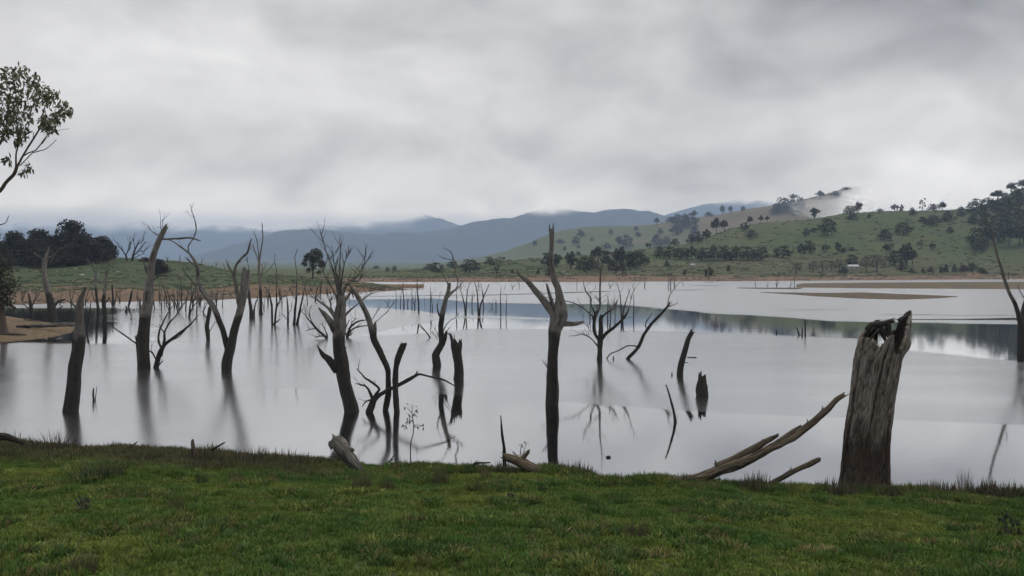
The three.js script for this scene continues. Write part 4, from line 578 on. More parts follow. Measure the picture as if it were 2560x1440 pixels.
const bareTree = (label, limbs) => deadTree('bare_tree', label, 'bare tree', limbs, { land: leftHill.spot.bind(leftHill), wet: 99, twigs: 5, twigSize: 2.2, group: 'leafless trees on the near hillside' });
bareTree('leafless tree on the hillside brow nearest the dark wood', [['trunk', 317, 652, 5, 315, 640, 4, 308, 628, 3, 302, 615, 2], [B, 315, 640, 3, 320, 625, 3, 324, 608, 2], [B, 308, 628, 3, 298, 618, 2, 294, 606, 1.6], [B, 318, 632, 2, 326, 620, 2, 326, 606, 1.6]]);
bareTree('larger leafless spreading tree on the hillside brow', [['trunk', 330, 652, 6, 333, 638, 5, 337, 625, 4, 343, 612, 3, 350, 600, 2], [B, 333, 640, 4, 345, 628, 3, 356, 616, 3, 364, 604, 2], [B, 337, 626, 3, 336, 612, 2, 333, 598, 1.6], [B, 346, 628, 3, 358, 628, 2, 368, 622, 2], [B, 343, 612, 2, 356, 604, 2, 360, 595, 1.6], [B, 332, 645, 3, 346, 640, 2, 362, 632, 2]]);
deadTree('dead_tree', 'pale forked dead tree on the slope in front of the dark wood', 'dead tree', [['trunk', 243, 705, 5, 240, 690, 4, 236, 672, 3, 232, 655, 2], [B, 240, 688, 3, 248, 672, 2, 252, 655, 1.6], [B, 237, 676, 3, 224, 660, 2, 216, 648, 1.6]], { land: leftHill.spot.bind(leftHill), wet: -9, twigs: 2, twigSize: 1.5 });

// pale rocks and a bleached log on the hillside
function rock(name, label, category, place, px, py, w, h, color, s, group) {
  reseed(s);
  const foot = place(px, py), m = -foot.z / FOCAL, g = new THREE.IcosahedronGeometry(1, 3), p = g.attributes.position;
  for (let i = 0; i < p.count; i++) { const v = V3(p.getX(i), p.getY(i), p.getZ(i)), k = 1 + 0.45 * noise(v.x * 1.1 + s, v.y * 1.1, v.z * 1.1) + 0.15 * noise(v.x * 4, v.y * 4 + s, v.z * 4); v.multiplyScalar(k); p.setXYZ(i, v.x * w * m / 2, v.y * h * m / 2, v.z * w * m * 0.4); }
  g.computeVertexNormals();
  const o = mesh(name, g, std({ name, color, bumpMap: scaled(clods, 0.3), bumpScale: 0.02 })); o.position.copy(foot).setY(foot.y + h * m * 0.25);
  return tag(o, label, category, group);
}
const onLeft = leftHill.spot.bind(leftHill), pale = lin(0.3, 0.29, 0.26), dark = lin(0.035, 0.03, 0.025);
[[205, 689, 14, 5], [221, 676, 7, 3], [294, 680, 9, 3], [190, 672, 8, 3], [246, 684, 6, 3], [268, 695, 6, 3]].sort((a, b) => a[0] - b[0]).forEach(([px, py, w, h], i) => rock('boulder', `${ORD[i]} from the left of the pale rocks on the near green slope`, 'rock', onLeft, px, py, w, h, pale, 20 + i, 'pale rocks on the near slope'));
deadTree('bleached_log', 'bleached log lying on the green slope under the near wood', 'log', [['trunk', 138, 668, 4, 150, 666, 4, 163, 664, 3]], { land: onLeft, lying: true, wet: -9, flat: true });

// rough grass and low scrub scattered on the slopes
function scrub(name, label, land, N, size, t0, t1, ok, tones = [[0.022, 0.036, 0.011], [0.05, 0.06, 0.02], [0.1, 0.09, 0.055]], category = 'scrub') {
  reseed(N); const g = new THREE.IcosahedronGeometry(1, 1), m = new THREE.InstancedMesh(g, std({ name: 'rough_scrub' }), N), mt = new THREE.Matrix4(), c = new THREE.Color(), p = g.attributes.position;
  for (let i = 0; i < p.count; i++) { const k = 1 + 0.7 * noise(p.getX(i) * 2.3, p.getY(i) * 2.3, p.getZ(i) * 2.3); p.setXYZ(i, p.getX(i) * k, p.getY(i) * k * 0.45, p.getZ(i) * k); } g.computeVertexNormals();
  for (let n = 0; n < N;) { const [v, t] = land.sample(); if (t < t0 || t > t1 || !ok(v) || rnd() > smooth(-0.15, 0.3, fbm(v.x / 9, v.z / 9, 4, 3))) continue; const s = size * rr(0.3, 1) ** 1.5, k = rr(0.6, 1.5), e = rnd();
    mt.makeRotationY(rr(0, 6)).scale(V3(s * rr(0.8, 2), s, s * rr(0.8, 1.6))).setPosition(v); m.setMatrixAt(n, mt);
    m.setColorAt(n, c.setRGB(...tones[e < 0.55 ? 0 : e < 0.85 ? 1 : 2].map((w) => w * k))); n++; }
  m.name = name; m.castShadow = m.receiveShadow = true; scene.add(m); tag(m, label, category, null, 'stuff');
}
scrub('hillside_scrub', 'rough tufts and low scrub on the near hillside', leftHill, 5200, 0.42, 1.7, 4.2, (v) => v.x < -20);
scrub('hillside_scrub', 'rough tufts and low scrub on the green hill across the lake', greenHill, 6000, 0.75, 1.9, 4.2, (v) => v.x > -60);
const drift = [[0.05, 0.04, 0.03], [0.1, 0.075, 0.05], [0.19, 0.16, 0.12]];
scrub('shore_debris', 'sticks stones and clods littering the brown bank of the near hillside', leftHill, 2600, 0.24, 1, 1.95, (v) => v.x < 30, drift, 'debris');
scrub('shore_debris', 'sticks stones and clods littering the far brown beach', greenHill, 2200, 0.4, 1, 1.9, (v) => v.x > -70, drift, 'debris');
// farmhouses low on the green hill
function house(label, px, py, w, h) {
  const foot = greenHill.spot(px, py), m = -foot.z / FOCAL, W2 = w * m / 2, H = h * m, t = thing('farmhouse', label, 'house', foot);
  mesh('wall', new THREE.BoxGeometry(W2 * 1.9, H * 0.75, W2 * 1.1).translate(0, H * 0.3, 0), std({ name: 'weatherboard', color: lin(0.3, 0.28, 0.25) }), t);
  const s = new THREE.Shape([[-W2 * 0.62, 0], [W2 * 0.62, 0], [0, H * 0.5]].map(([x, y]) => new THREE.Vector2(x, y)));
  mesh('roof', new THREE.ExtrudeGeometry(s, { depth: W2 * 2, bevelEnabled: false }).translate(0, 0, -W2).rotateY(Math.PI / 2).translate(0, H * 0.66, 0), std({ name: 'painted_iron', color: lin(0.27, 0.28, 0.29), roughness: 0.6 }), t);
  for (const k of [-0.5, 0.5]) mesh('window', new THREE.BoxGeometry(W2 * 0.3, H * 0.25, 0.05).translate(k * W2, H * 0.35, W2 * 0.56), std({ name: 'window_glass', color: lin(0.03, 0.035, 0.04), roughness: 0.2 }), t);
  t.rotation.y = 0.15;
}
house('white roofed farmhouse among the brown bushes at the hill foot', 2131, 672, 30, 9);
house('small white roofed shed beside the tallest dark tree at the hill foot', 2221, 663, 9, 7);
house('tiny white roofed hut on the open slope below the dark middle trees', 1731, 665, 12, 5);

// ---------------------------------------------------------------- mist lying in the gap behind the green hill: nested soft shells
function mist(label, px, py, w, h, d, a, n, s) {
  const t = thing('low_cloud', label, 'mist', at(px, py, d), null); t.userData.kind = 'stuff';
  const m = d / FOCAL, mat = new THREE.MeshPhysicalMaterial({ name: 'mist', color: 0xffffff, roughness: 1, transmission: 0.5, thickness: 0, specularIntensity: 0, transparent: true, opacity: a, side: THREE.DoubleSide });
  for (let i = 0; i < n; i++) {
    const g = new THREE.IcosahedronGeometry(1, 12), p = g.attributes.position, k0 = 0.35 + 0.65 * (i + 1) / n;
    for (let j = 0; j < p.count; j++) { const v = V3(p.getX(j), p.getY(j), p.getZ(j)), k = k0 * (1 + 0.7 * fbm(v.x * 1.4 + s + i * 0.35, v.y * 1.4, v.z * 1.4 + i * 0.2, 4)); p.setXYZ(j, v.x * k * w * m / 2, v.y * k * h * m / 2, v.z * k * w * m * 0.25); }
    g.computeVertexNormals(); mesh('shell', g, mat, t).castShadow = false;
  }
}
mist('drifting wisp of mist between the green hill and the pale hill', 2080, 520, 210, 60, 720, 0.045, 8, 3);
// ---------------------------------------------------------------- near gum tree: its boughs reach in from beyond the left edge
const leafShape = (() => { const L = 1, s = new THREE.BufferGeometry(); s.setAttribute('position', new THREE.Float32BufferAttribute([0, 0, 0, 0.1, 0.3, 0.03, -0.1, 0.3, 0.03, 0.09, 0.65, 0.0, -0.09, 0.65, 0.0, 0.02, L, -0.1], 3)); s.setIndex([0, 1, 2, 1, 3, 2, 3, 4, 2, 3, 5, 4]); s.computeVertexNormals(); return s; })();
{
  const D = 11.4, foot = V3(-8.9, bankH(-8.9, D) - 0.05, -D), m = D / FOCAL;
  const t = thing('gum_tree', 'near gum tree reaching leafy boughs in from the left edge', 'tree', foot);
  reseed(77);
  const P = (px, py, z = 0) => at(px, py, D + z).sub(foot);
  const line = (v, z0, z1) => { const o = []; for (let i = 0; i < v.length; i += 3) o.push({ p: P(v[i], v[i + 1], lerp(z0, z1, i / v.length)), r: v[i + 2] * m / 2 }); return o; };
  const o = { wet: 99, rough: 0.6 };
  mesh('trunk', limb([{ p: V3(0, -0.3, 0), r: 0.24 }, { p: V3(0.05, 1.2, 0), r: 0.19 }, { p: P(-330, 640), r: 0.15 }, { p: P(-230, 590), r: 0.08 }, { p: P(-120, 550), r: 0.045 }], o), M.bark, t);
  const boughs = [[[-125, 552, 16, -60, 520, 11, 0, 477, 9, 15, 456, 8, 35, 435, 8, 42, 416, 8], 0, 0], [[40, 418, 5, 40, 385, 4, 46, 360, 4, 47, 335, 3, 40, 290, 2.5, 30, 235, 2], 0, -0.3], [[42, 418, 6, 57, 390, 5, 72, 365, 4.5, 100, 320, 4, 105, 290, 3, 122, 240, 2], 0, 0.3], [[57, 390, 4, 72, 382, 3.5, 90, 375, 3, 108, 352, 3, 124, 328, 2], 0, 0.2], [[50, 414, 3, 66, 398, 2.5, 82, 382, 2.5, 112, 374, 2, 128, 362, 1.6, 141, 349, 1.4], 0, -0.25], [[72, 365, 2, 82, 350, 2, 84, 330, 1.6], 0.1, 0.3],
    [[-200, 580, 30, -110, 470, 18, -40, 400, 10, 0, 358, 7, 15, 318, 5, 20, 270, 3, 40, 215, 2], 0, 0.5], [[-90, 450, 10, -70, 360, 6, -60, 280, 4, -40, 200, 2], 0, -0.5], [[100, 320, 2.5, 125, 300, 2, 150, 275, 1.6, 165, 262, 1.4], 0.2, 0.4], [[46, 360, 2, 70, 320, 2, 80, 270, 1.6, 95, 225, 1.4], 0, 0.3], [[18, 300, 3, 40, 260, 2, 60, 215, 1.6], 0.3, 0.1], [[-140, 560, 6, -40, 572, 4, 0, 562, 3, 14, 557, 2.4, 22, 539, 1.6], 0, 0.2], [[105, 360, 1.6, 125, 335, 1.3, 150, 325, 1.2, 172, 322, 1], 0.1, 0.2]];
  for (const [v, a, b] of boughs) mesh('bough', limb(line(v, a, b), { ...o, seg: 7 }), M.bark, t);
  const clumps = [[20, 188, 26], [52, 182, 24], [85, 202, 20], [30, 228, 32], [70, 232, 30], [112, 228, 24], [132, 242, 20], [100, 252, 30], [160, 266, 17], [35, 275, 32], [62, 292, 28], [20, 292, 26], [128, 300, 22], [60, 330, 18], [114, 306, 20], [150, 290, 16], [174, 280, 10], [40, 318, 20], [5, 250, 30], [10, 330, 18], [126, 320, 14], [48, 352, 12], [20, 398, 8], [72, 420, 9], [60, 432, 6], [-20, 200, 36], [-50, 240, 40], [-80, 300, 44], [-30, 300, 36], [-90, 210, 40], [-110, 260, 40]];
  const gs = [], q = new THREE.Quaternion(), e = new THREE.Euler();
  let shown = 0;
  for (const [cx, cy, r] of clumps) {
    const n = Math.round(r * 3);
    for (let i = 0; i < n; i++) {
      const a = rr(0, 6.28), k = Math.sqrt(rnd()) * 1.05, p = P(cx + Math.cos(a) * k * r, cy + Math.sin(a) * k * r * 0.85, rr(-0.55, 0.55) * r / 30);
      e.set(rr(1.2, 3.6), rr(0, 6.28), rr(-1, 1)); q.setFromEuler(e);
      const s = rr(0.055, 0.1), mt = new THREE.Matrix4().compose(p, q, V3(s * rr(1.2, 1.9), s, s));
      if (shown < 300 && cx > 0 && rnd() < 0.55) { const l = mesh('leaf', leafShape, M.leaf, t); l.matrixAutoUpdate = true; mt.decompose(l.position, l.quaternion, l.scale); shown++; } else gs.push(leafShape.clone().applyMatrix4(mt));
    }
  }
  mesh('foliage', mergeGeometries(gs), M.leaf, t).userData.kind = 'stuff';
}
// dark tree on the spit
{
  const foot = spit.spot(8, 836), m = -foot.z / FOCAL, t = thing('gum_tree', 'dark leafy tree with a stout trunk on the sand spit at the left edge', 'tree', foot);
  reseed(51);
  mesh('trunk', mergeGeometries([limb([{ p: V3(0.1, -0.3, 0), r: 0.26 }, { p: V3(0, 0.5, 0), r: 0.17 }, { p: V3(-0.15, 1.6, 0), r: 0.14 }, { p: V3(-0.5, 3, 0.1), r: 0.08 }], { wet: 99 }), limb([{ p: V3(0, 0.05, 0.1), r: 0.1 }, { p: V3(0.6, 0.03, 0.1), r: 0.08 }, { p: V3(1.3, -0.02, 0), r: 0.03 }], { wet: 99 }), limb([{ p: V3(0, 0.05, 0.1), r: 0.1 }, { p: V3(-0.5, 0.05, 0.2), r: 0.08 }, { p: V3(-1.1, -0.02, 0.3), r: 0.03 }], { wet: 99 })]), M.bark, t);
  mesh('crown', crownShape([[-0.3, 1.9, 0, 0.75], [0.2, 2.2, 0.2, 0.6], [0.35, 2.8, -0.1, 0.55], [-0.6, 3.0, 0.1, 0.9], [-0.1, 3.6, 0, 0.7], [-1.1, 3.6, 0, 0.9], [0.35, 1.5, 0, 0.4], [-0.9, 1.9, 0.2, 0.8], [-1.4, 2.6, 0, 0.9], [-0.6, 4.2, 0, 0.6]], 4200, 0.075), M.crown, t);
}
// driftwood on the spit
const onSpit = spit.spot.bind(spit);
deadTree('driftwood_log', 'long dark driftwood log lying across the sand spit', 'log', [['trunk', 42, 818, 9, 70, 816, 8, 105, 814, 9, 140, 812, 11, 165, 811, 11, 188, 812, 9], [B, 150, 811, 5, 168, 806, 4, 180, 805, 2]], { land: onSpit, lying: true, flat: true, wet: 0.35 });
deadTree('driftwood_log', 'thinner dark driftwood log on the spit behind the long one', 'log', [['trunk', 60, 800, 4, 80, 803, 6, 100, 807, 6, 122, 810, 4]], { land: onSpit, lying: true, flat: true, wet: 9 });

// ---------------------------------------------------------------- wood on the near bank
const bankWood = { land: onBank, wet: -9, flat: true, rough: 1.9 };
const warm = M.wood.clone(); warm.name = 'brown_dead_wood'; warm.color = lin(1, 0.84, 0.62);
function onBankWood(name, label, category, limbs, o = {}) { const t = deadTree(name, label, category, limbs, { ...bankWood, ...o }); t.traverse((c) => { if (c.isMesh) c.material = o.grey ? M.wood : warm; }); return t; }
onBankWood('fallen_branch', 'long fallen bough rising from the grass towards the big hollow stump', 'branch', [['trunk!', 1630, 1208, 18, 1690, 1204, 24, 1745, 1195, 27, 1800, 1174, 28, 1845, 1158, 26, 1890, 1141, 23, 1933, 1118, 21, 1987, 1089, 18, 2033, 1054, 16, 2067, 1025, 18, 2090, 1001, 17, 2107, 990, 14], [B + '!', 1790, 1168, 20, 1833, 1147, 16, 1867, 1130, 15, 1910, 1107, 13, 1930, 1096, 12, 1943, 1089, 8], ['stub!', 1945, 1108, 14, 1968, 1090, 16, 1985, 1078, 13, 2001, 1065, 6], ['knob', 1934, 1114, 6, 1936, 1106, 4, 1937, 1101, 2], ['knob', 2055, 1030, 6, 2056, 1021, 5, 2057, 1015, 2], ['knob', 1905, 1108, 6, 1906, 1101, 4, 1907, 1096, 2], ['knob', 2020, 1060, 6, 2018, 1052, 4, 2018, 1047, 2], ['knob', 1872, 1146, 6, 1872, 1137, 4, 1871, 1132, 2], ['knob', 1790, 1165, 6, 1789, 1155, 4, 1788, 1150, 2]], { lying: true });
onBankWood('fallen_branch', 'short bare pole slanting from the grass left of the big hollow stump', 'branch', [['trunk!', 1895, 1226, 12, 1935, 1204, 14, 1975, 1183, 15, 2015, 1164, 15, 2032, 1157, 15, 2045, 1151, 11], ['knob', 1975, 1178, 6, 1977, 1171, 4, 1978, 1167, 2]], { lying: true });
onBankWood('broken_stump', 'pale knobbly broken log end jutting up at the bank edge', 'stump', [['trunk!', 902, 1182, 24, 886, 1160, 30, 872, 1142, 33, 860, 1126, 33, 850, 1113, 33, 843, 1104, 30, 839, 1098, 20], ['knob', 836, 1118, 22, 829, 1110, 18, 826, 1102, 10], ['knob', 852, 1108, 24, 846, 1098, 20, 843, 1091, 12], ['knob', 872, 1126, 20, 880, 1124, 14, 886, 1127, 6]], { lying: true, grey: true, rough: 1.9 });
onBankWood('upright_stick', 'thin upright stick at the bank edge left of the central dead tree', 'stick', [['trunk', 1262, 1178, 9, 1261, 1150, 9, 1260, 1120, 8, 1256, 1090, 6, 1254, 1068, 5, 1252, 1039, 3]], { wet: 99 });
onBankWood('driftwood_log', 'short log with a broken fork lying at the central tree foot', 'log', [['trunk!', 1352, 1184, 20, 1335, 1172, 24, 1312, 1160, 26, 1290, 1151, 24, 1272, 1145, 20], ['stub!', 1296, 1160, 14, 1306, 1148, 14, 1314, 1138, 13, 1320, 1131, 10]], { lying: true });
onBankWood('fallen_twig', 'forked dark twig lying at the bank edge left of the upright stick', 'twig', [['trunk', 1166, 1170, 7, 1180, 1163, 6, 1196, 1157, 6, 1212, 1157, 5, 1226, 1156, 3], ['twig', 1180, 1163, 4, 1188, 1156, 3, 1194, 1150, 2]], { lying: true, wet: 99 });
onBankWood('fallen_twig', 'little forked twig at the bank edge right of the pale broken log', 'twig', [['trunk', 972, 1156, 5, 979, 1147, 4, 986, 1136, 2.5], ['twig', 977, 1150, 4, 985, 1148, 3, 991, 1145, 2]], { lying: true, wet: 99 });
onBankWood('driftwood_log', 'dark humped log at the left end of the near bank', 'log', [['trunk', -40, 1100, 22, -5, 1092, 24, 18, 1093, 18, 42, 1102, 12, 60, 1110, 6]], { lying: true, wet: 99 });
onBankWood('broken_stump', 'small brown stub standing in dry grass on the left bank', 'stump', [['trunk!', 484, 1132, 13, 483, 1118, 12, 481, 1104, 8]], {});
onBankWood('fallen_twig', 'dark twig end sticking up from the left bank past the brown stub', 'twig', [['trunk', 528, 1125, 6, 545, 1116, 6, 562, 1106, 4]], { lying: true, wet: 99 });
onBankWood('fallen_twig', 'reddish stick lying on the brown soil of the left bank', 'twig', [['trunk', 322, 1120, 4, 333, 1112, 4, 344, 1104, 3]], { lying: true });
onBankWood('fallen_twig', 'fallen twigs lying in the grass below the big hollow stump', 'twig', [['trunk', 2000, 1352, 5, 2018, 1358, 5, 2040, 1372, 4, 2056, 1382, 3], ['twig', 2018, 1357, 3, 2040, 1353, 3, 2078, 1352, 2], ['twig', 2022, 1362, 3, 2030, 1378, 2]], { lying: true });

// ---------------------------------------------------------------- the big hollow stump
{
  reseed(99);
  const foot = onBank(2163, 1222), D = -foot.z, m = D / FOCAL, t = thing('hollow_stump', 'big grey hollow tree stump with a torn horn at its top', 'stump', foot);
  const X = (px) => (px - 2163) * m, Y = (py) => (1222 - py) * m;
  const axis = curve([[785, 2222], [850, 2205], [900, 2192], [1000, 2178], [1100, 2166], [1222, 2160]]), half = curve([[785, 45], [850, 57], [900, 54], [1000, 52], [1100, 55], [1180, 58], [1222, 59], [1260, 64]]);
  // top rim by angle: 0 is right, 90 deg towards the camera, going round
  const rim = curve([[-180, 842], [-165, 844], [-130, 808], [-100, 803], [-92, 812], [-86, 840], [-81, 880], [-66, 886], [-60, 856], [-45, 826], [-22, 796], [-8, 781], [6, 779], [22, 796], [42, 826], [57, 852], [63, 884], [72, 888], [80, 866], [88, 840], [103, 836], [112, 850], [122, 868], [128, 850], [145, 847], [165, 845], [180, 842]]);
  const NA = 220, NH = 150, build = (inner) => {
    const pos = [], uv = [], col = [], idx = [];
    for (let j = 0; j <= NH; j++) for (let i = 0; i <= NA; i++) {
      const a = (i / NA * 360 - 180), A = a * Math.PI / 180, ca = Math.cos(A), sa = Math.sin(A);
      const top = rim(a) + 9 * noise(ca * 5, sa * 5, 3) + 11 * noise(ca * 14, sa * 14, 1) + 8 * noise(ca * 30, sa * 30, 2);
      const py = lerp(1262, top, j / NH), s = (1222 - py) * m;
      const twist = s * 0.16, fib = noise(Math.cos(A + twist) * 7, Math.sin(A + twist) * 7, s * 0.8), fine = noise(Math.cos(A + twist) * 19, Math.sin(A + twist) * 19, s * 1.6), big = noise(ca * 1.6, sa * 1.6, s * 0.9 + 4);
      const crack = -0.05 * Math.pow(clamp(noise(Math.cos(A + twist) * 4.2 + 9, Math.sin(A + twist) * 4.2, s * 0.35) * 2.2 - 0.55), 0.7);
      const foot2 = py > 1180 ? 1 + 0.18 * ((py - 1180) / 60) ** 2 * (0.6 + noise(ca * 2, sa * 2, 9)) : 1;
      let r = half(py) * m * (1 + 0.09 * big) * foot2 + 0.017 * fib + 0.014 * fine + 0.006 * noise(ca * 40, sa * 40, s * 5) + crack;
      let wall = 0.075 + 0.03 * noise(ca * 3, sa * 3, s * 2) - 0.03 * smooth(900, 840, py);
      const bulge = 0.05 * Math.exp(-(((a - 2) / 24) ** 2) - ((py - 862) / 20) ** 2);
      r += bulge; if (inner) r -= wall + bulge * 0.6;
      const lean = X(axis(py)) + 26 * m * Math.exp(-((a / 26) ** 2)) * smooth(840, 779, py);
      const horn = 1 - 0.45 * smooth(830, 780, py) * Math.exp(-((a / 30) ** 2));
      pos.push(lean + ca * r * horn, s, sa * r * (0.92));
      uv.push(A * 0.36 + twist * 0.36, s);
      const tide = smooth(0.55, 0.95, s + 0.3 * noise(ca * 3, sa * 3, s * 2) + 0.1 * noise(ca * 9, sa * 9, s * 4));
      let c = mix3([0.1, 0.074, 0.058], [0.34, 0.318, 0.29], tide);
      const warmth = clamp(0.5 + noise(Math.cos(A + twist) * 3, Math.sin(A + twist) * 3, s * 1.5 + 8) * 1.4); c = mix3(c, [c[0] * 0.72, c[1] * 0.62, c[2] * 0.55], warmth * 0.7);
      if (crack < -0.012) c = c.map((v) => v * 0.35);
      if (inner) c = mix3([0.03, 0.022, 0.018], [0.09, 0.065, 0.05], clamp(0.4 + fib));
      col.push(...c);
      if (i && j) { const n = pos.length / 3 - 1, b = n - NA - 1; inner ? idx.push(b - 1, b, n, b - 1, n, n - 1) : idx.push(b - 1, n, b, b - 1, n - 1, n); }
    }
    return { pos, uv, col, idx };
  };
  const o = build(false), n = build(true), base = o.pos.length / 3, row = NH * (NA + 1);
  const idx = [...o.idx, ...n.idx.map((k) => k + base)];
  for (let i = 0; i < NA; i++) idx.push(row + i, base + row + i, row + i + 1, row + i + 1, base + row + i, base + row + i + 1);
  const g = new THREE.BufferGeometry();
  g.setAttribute('position', new THREE.Float32BufferAttribute([...o.pos, ...n.pos], 3)); g.setAttribute('uv', new THREE.Float32BufferAttribute([...o.uv, ...n.uv], 2)); g.setAttribute('color', new THREE.Float32BufferAttribute([...o.col, ...n.col], 3));
  g.setIndex(idx); g.computeVertexNormals();
  mesh('trunk', g, M.stump, t);
  // torn fibres over the hollow, and a burl bridging to the horn
  const bits = [[[2172, 824, 10, 2184, 812, 14, 2200, 810, 15, 2218, 808, 16, 2236, 802, 12], -0.14], [[2178, 830, 5, 2188, 818, 7, 2196, 823, 5, 2202, 834, 2], -0.08], [[2204, 812, 14, 2212, 826, 16, 2218, 840, 13, 2221, 852, 7, 2217, 866, 3], -0.13], [[2226, 806, 15, 2227, 826, 16, 2230, 846, 11, 2234, 864, 5], -0.1], [[2240, 800, 12, 2250, 792, 9, 2262, 785, 6, 2272, 780, 2.5], 0.02], [[2166, 852, 7, 2167, 838, 6, 2175, 826, 5, 2184, 818, 2.5], 0.12], [[2208, 838, 8, 2214, 852, 7, 2216, 866, 4], -0.02]];
  for (const [v, z] of bits) { const pts = []; for (let i = 0; i < v.length; i += 3) pts.push({ p: V3(X(v[i]), Y(v[i + 1]), z + rr(-0.02, 0.02)), r: v[i + 2] * m / 2 }); mesh('splinter', limb(pts, { broken: true, wet: -9, tone: z > 0 ? 0.7 : 0.4, seg: 9 }), M.wood, t); }
  for (const [v, z] of [[[2218, 1222, 34, 2236, 1226, 26, 2262, 1236, 10], 0.12], [[2110, 1226, 28, 2098, 1234, 18, 2084, 1244, 8], 0.1]]) { const pts = []; for (let i = 0; i < v.length; i += 3) pts.push({ p: V3(X(v[i]), Y(v[i + 1]) - 0.02, z), r: v[i + 2] * m / 2 }); mesh('root', limb(pts, { wet: 99 }), M.wood, t); }
}

// ---------------------------------------------------------------- living plants on the bank
function leafyStem(name, label, category, stems, leaves, size, place, material) {
  const foot = place(stems[0][0], stems[0][1]), D = -foot.z, m = D / FOCAL, t = thing(name, label, category, foot); reseed(stems[0][0]);
  const P = (x, y, z = 0) => at(x, y, D + z).sub(foot);
  stems.forEach((v, i) => { const pts = [], z = i ? rr(-0.08, 0.08) : 0; for (let k = 0; k < v.length; k += 3) pts.push({ p: P(v[k], v[k + 1], z * k / v.length), r: v[k + 2] * m / 2 }); mesh(i ? 'twig' : 'stem', limb(pts, { wet: 99, seg: 5, rough: 0.4 }), M.stick, t); });
  for (const [x, y, n, r] of leaves) for (let i = 0; i < n; i++) { const l = mesh('leaf', leafShape, material, t); l.position.copy(P(x + rr(-r, r), y + rr(-r, r), rr(-0.05, 0.05))); l.rotation.set(rr(0.8, 3.4), rr(0, 6.28), rr(-1, 1)); const s = size * rr(0.7, 1.2); l.scale.set(s * 1.5, s, s); }
}
leafyStem('gum_sapling', 'slender young gum sapling with few drooping leaves at the bank edge', 'sapling', [[1027, 1166, 3.4, 1026, 1135, 3, 1027, 1105, 3, 1033, 1085, 2.6, 1034, 1060, 2.4, 1030, 1035, 2, 1030, 1010, 1.4], [1034, 1065, 1.8, 1042, 1062, 1.5, 1058, 1066, 1.2], [1032, 1050, 1.8, 1018, 1060, 1.5, 1008, 1070, 1.2], [1031, 1040, 1.6, 1040, 1025, 1.2], [1030, 1032, 1.6, 1016, 1018, 1.2]],
  [[1016, 1014, 7, 6], [1040, 1022, 6, 6], [1020, 1038, 6, 6], [1028, 1050, 10, 8], [1044, 1066, 6, 5], [1057, 1065, 3, 5], [1010, 1068, 7, 6], [1033, 1038, 5, 5]], 0.06, onBank, M.leaf);
leafyStem('leafy_sprig', 'small leafy sprig growing behind the forked log', 'sprig', [[1305, 1166, 3, 1303, 1145, 2.4, 1301, 1125, 2, 1304, 1112, 1.5], [1303, 1145, 2, 1311, 1125, 1.5, 1316, 1106, 1.2], [1304, 1158, 2, 1293, 1142, 1.5, 1285, 1130, 1.2]], [[1302, 1112, 7, 5], [1316, 1106, 7, 5], [1284, 1131, 5, 4], [1310, 1128, 5, 6], [1303, 1132, 4, 5]], 0.045, onBank, M.leaf);

// tussocks
function tuftShape(s, blades, spread, w) {
  reseed(s); const pos = [], idx = [];
  for (let i = 0; i < blades; i++) {
    const a = rr(0, 6.28), r = spread * Math.sqrt(rnd()) * 0.45, x = Math.cos(a) * r, z = Math.sin(a) * r, h = rr(0.45, 1) * (1 - 0.4 * r / spread), la = a + rr(-0.8, 0.8), ln = rr(0.05, 0.5) * spread * 0.8, b = rr(0, 6.28), bx = Math.cos(b) * w, bz = Math.sin(b) * w, n = pos.length / 3;
    pos.push(x - bx, -0.06, z - bz, x + bx, -0.06, z + bz, x + Math.cos(la) * ln * 0.35 - bx * 0.75, h * 0.55, z + Math.sin(la) * ln * 0.35 - bz * 0.75, x + Math.cos(la) * ln * 0.35 + bx * 0.75, h * 0.55, z + Math.sin(la) * ln * 0.35 + bz * 0.75, x + Math.cos(la) * ln, h, z + Math.sin(la) * ln);
    idx.push(n, n + 1, n + 3, n, n + 3, n + 2, n + 2, n + 3, n + 4);
  }
  const g = new THREE.BufferGeometry(); g.setAttribute('position', new THREE.Float32BufferAttribute(pos, 3)); g.setIndex(idx); g.computeVertexNormals(); return g;
}
const tussockShapes = [1, 2, 3].map((s) => tuftShape(s, 170, 1, 0.007));
const tussockM = [lin(0.07, 0.055, 0.032), lin(0.035, 0.048, 0.02), lin(0.115, 0.085, 0.05)].map((color) => std({ name: 'tussock_blade', color, side: THREE.DoubleSide }));
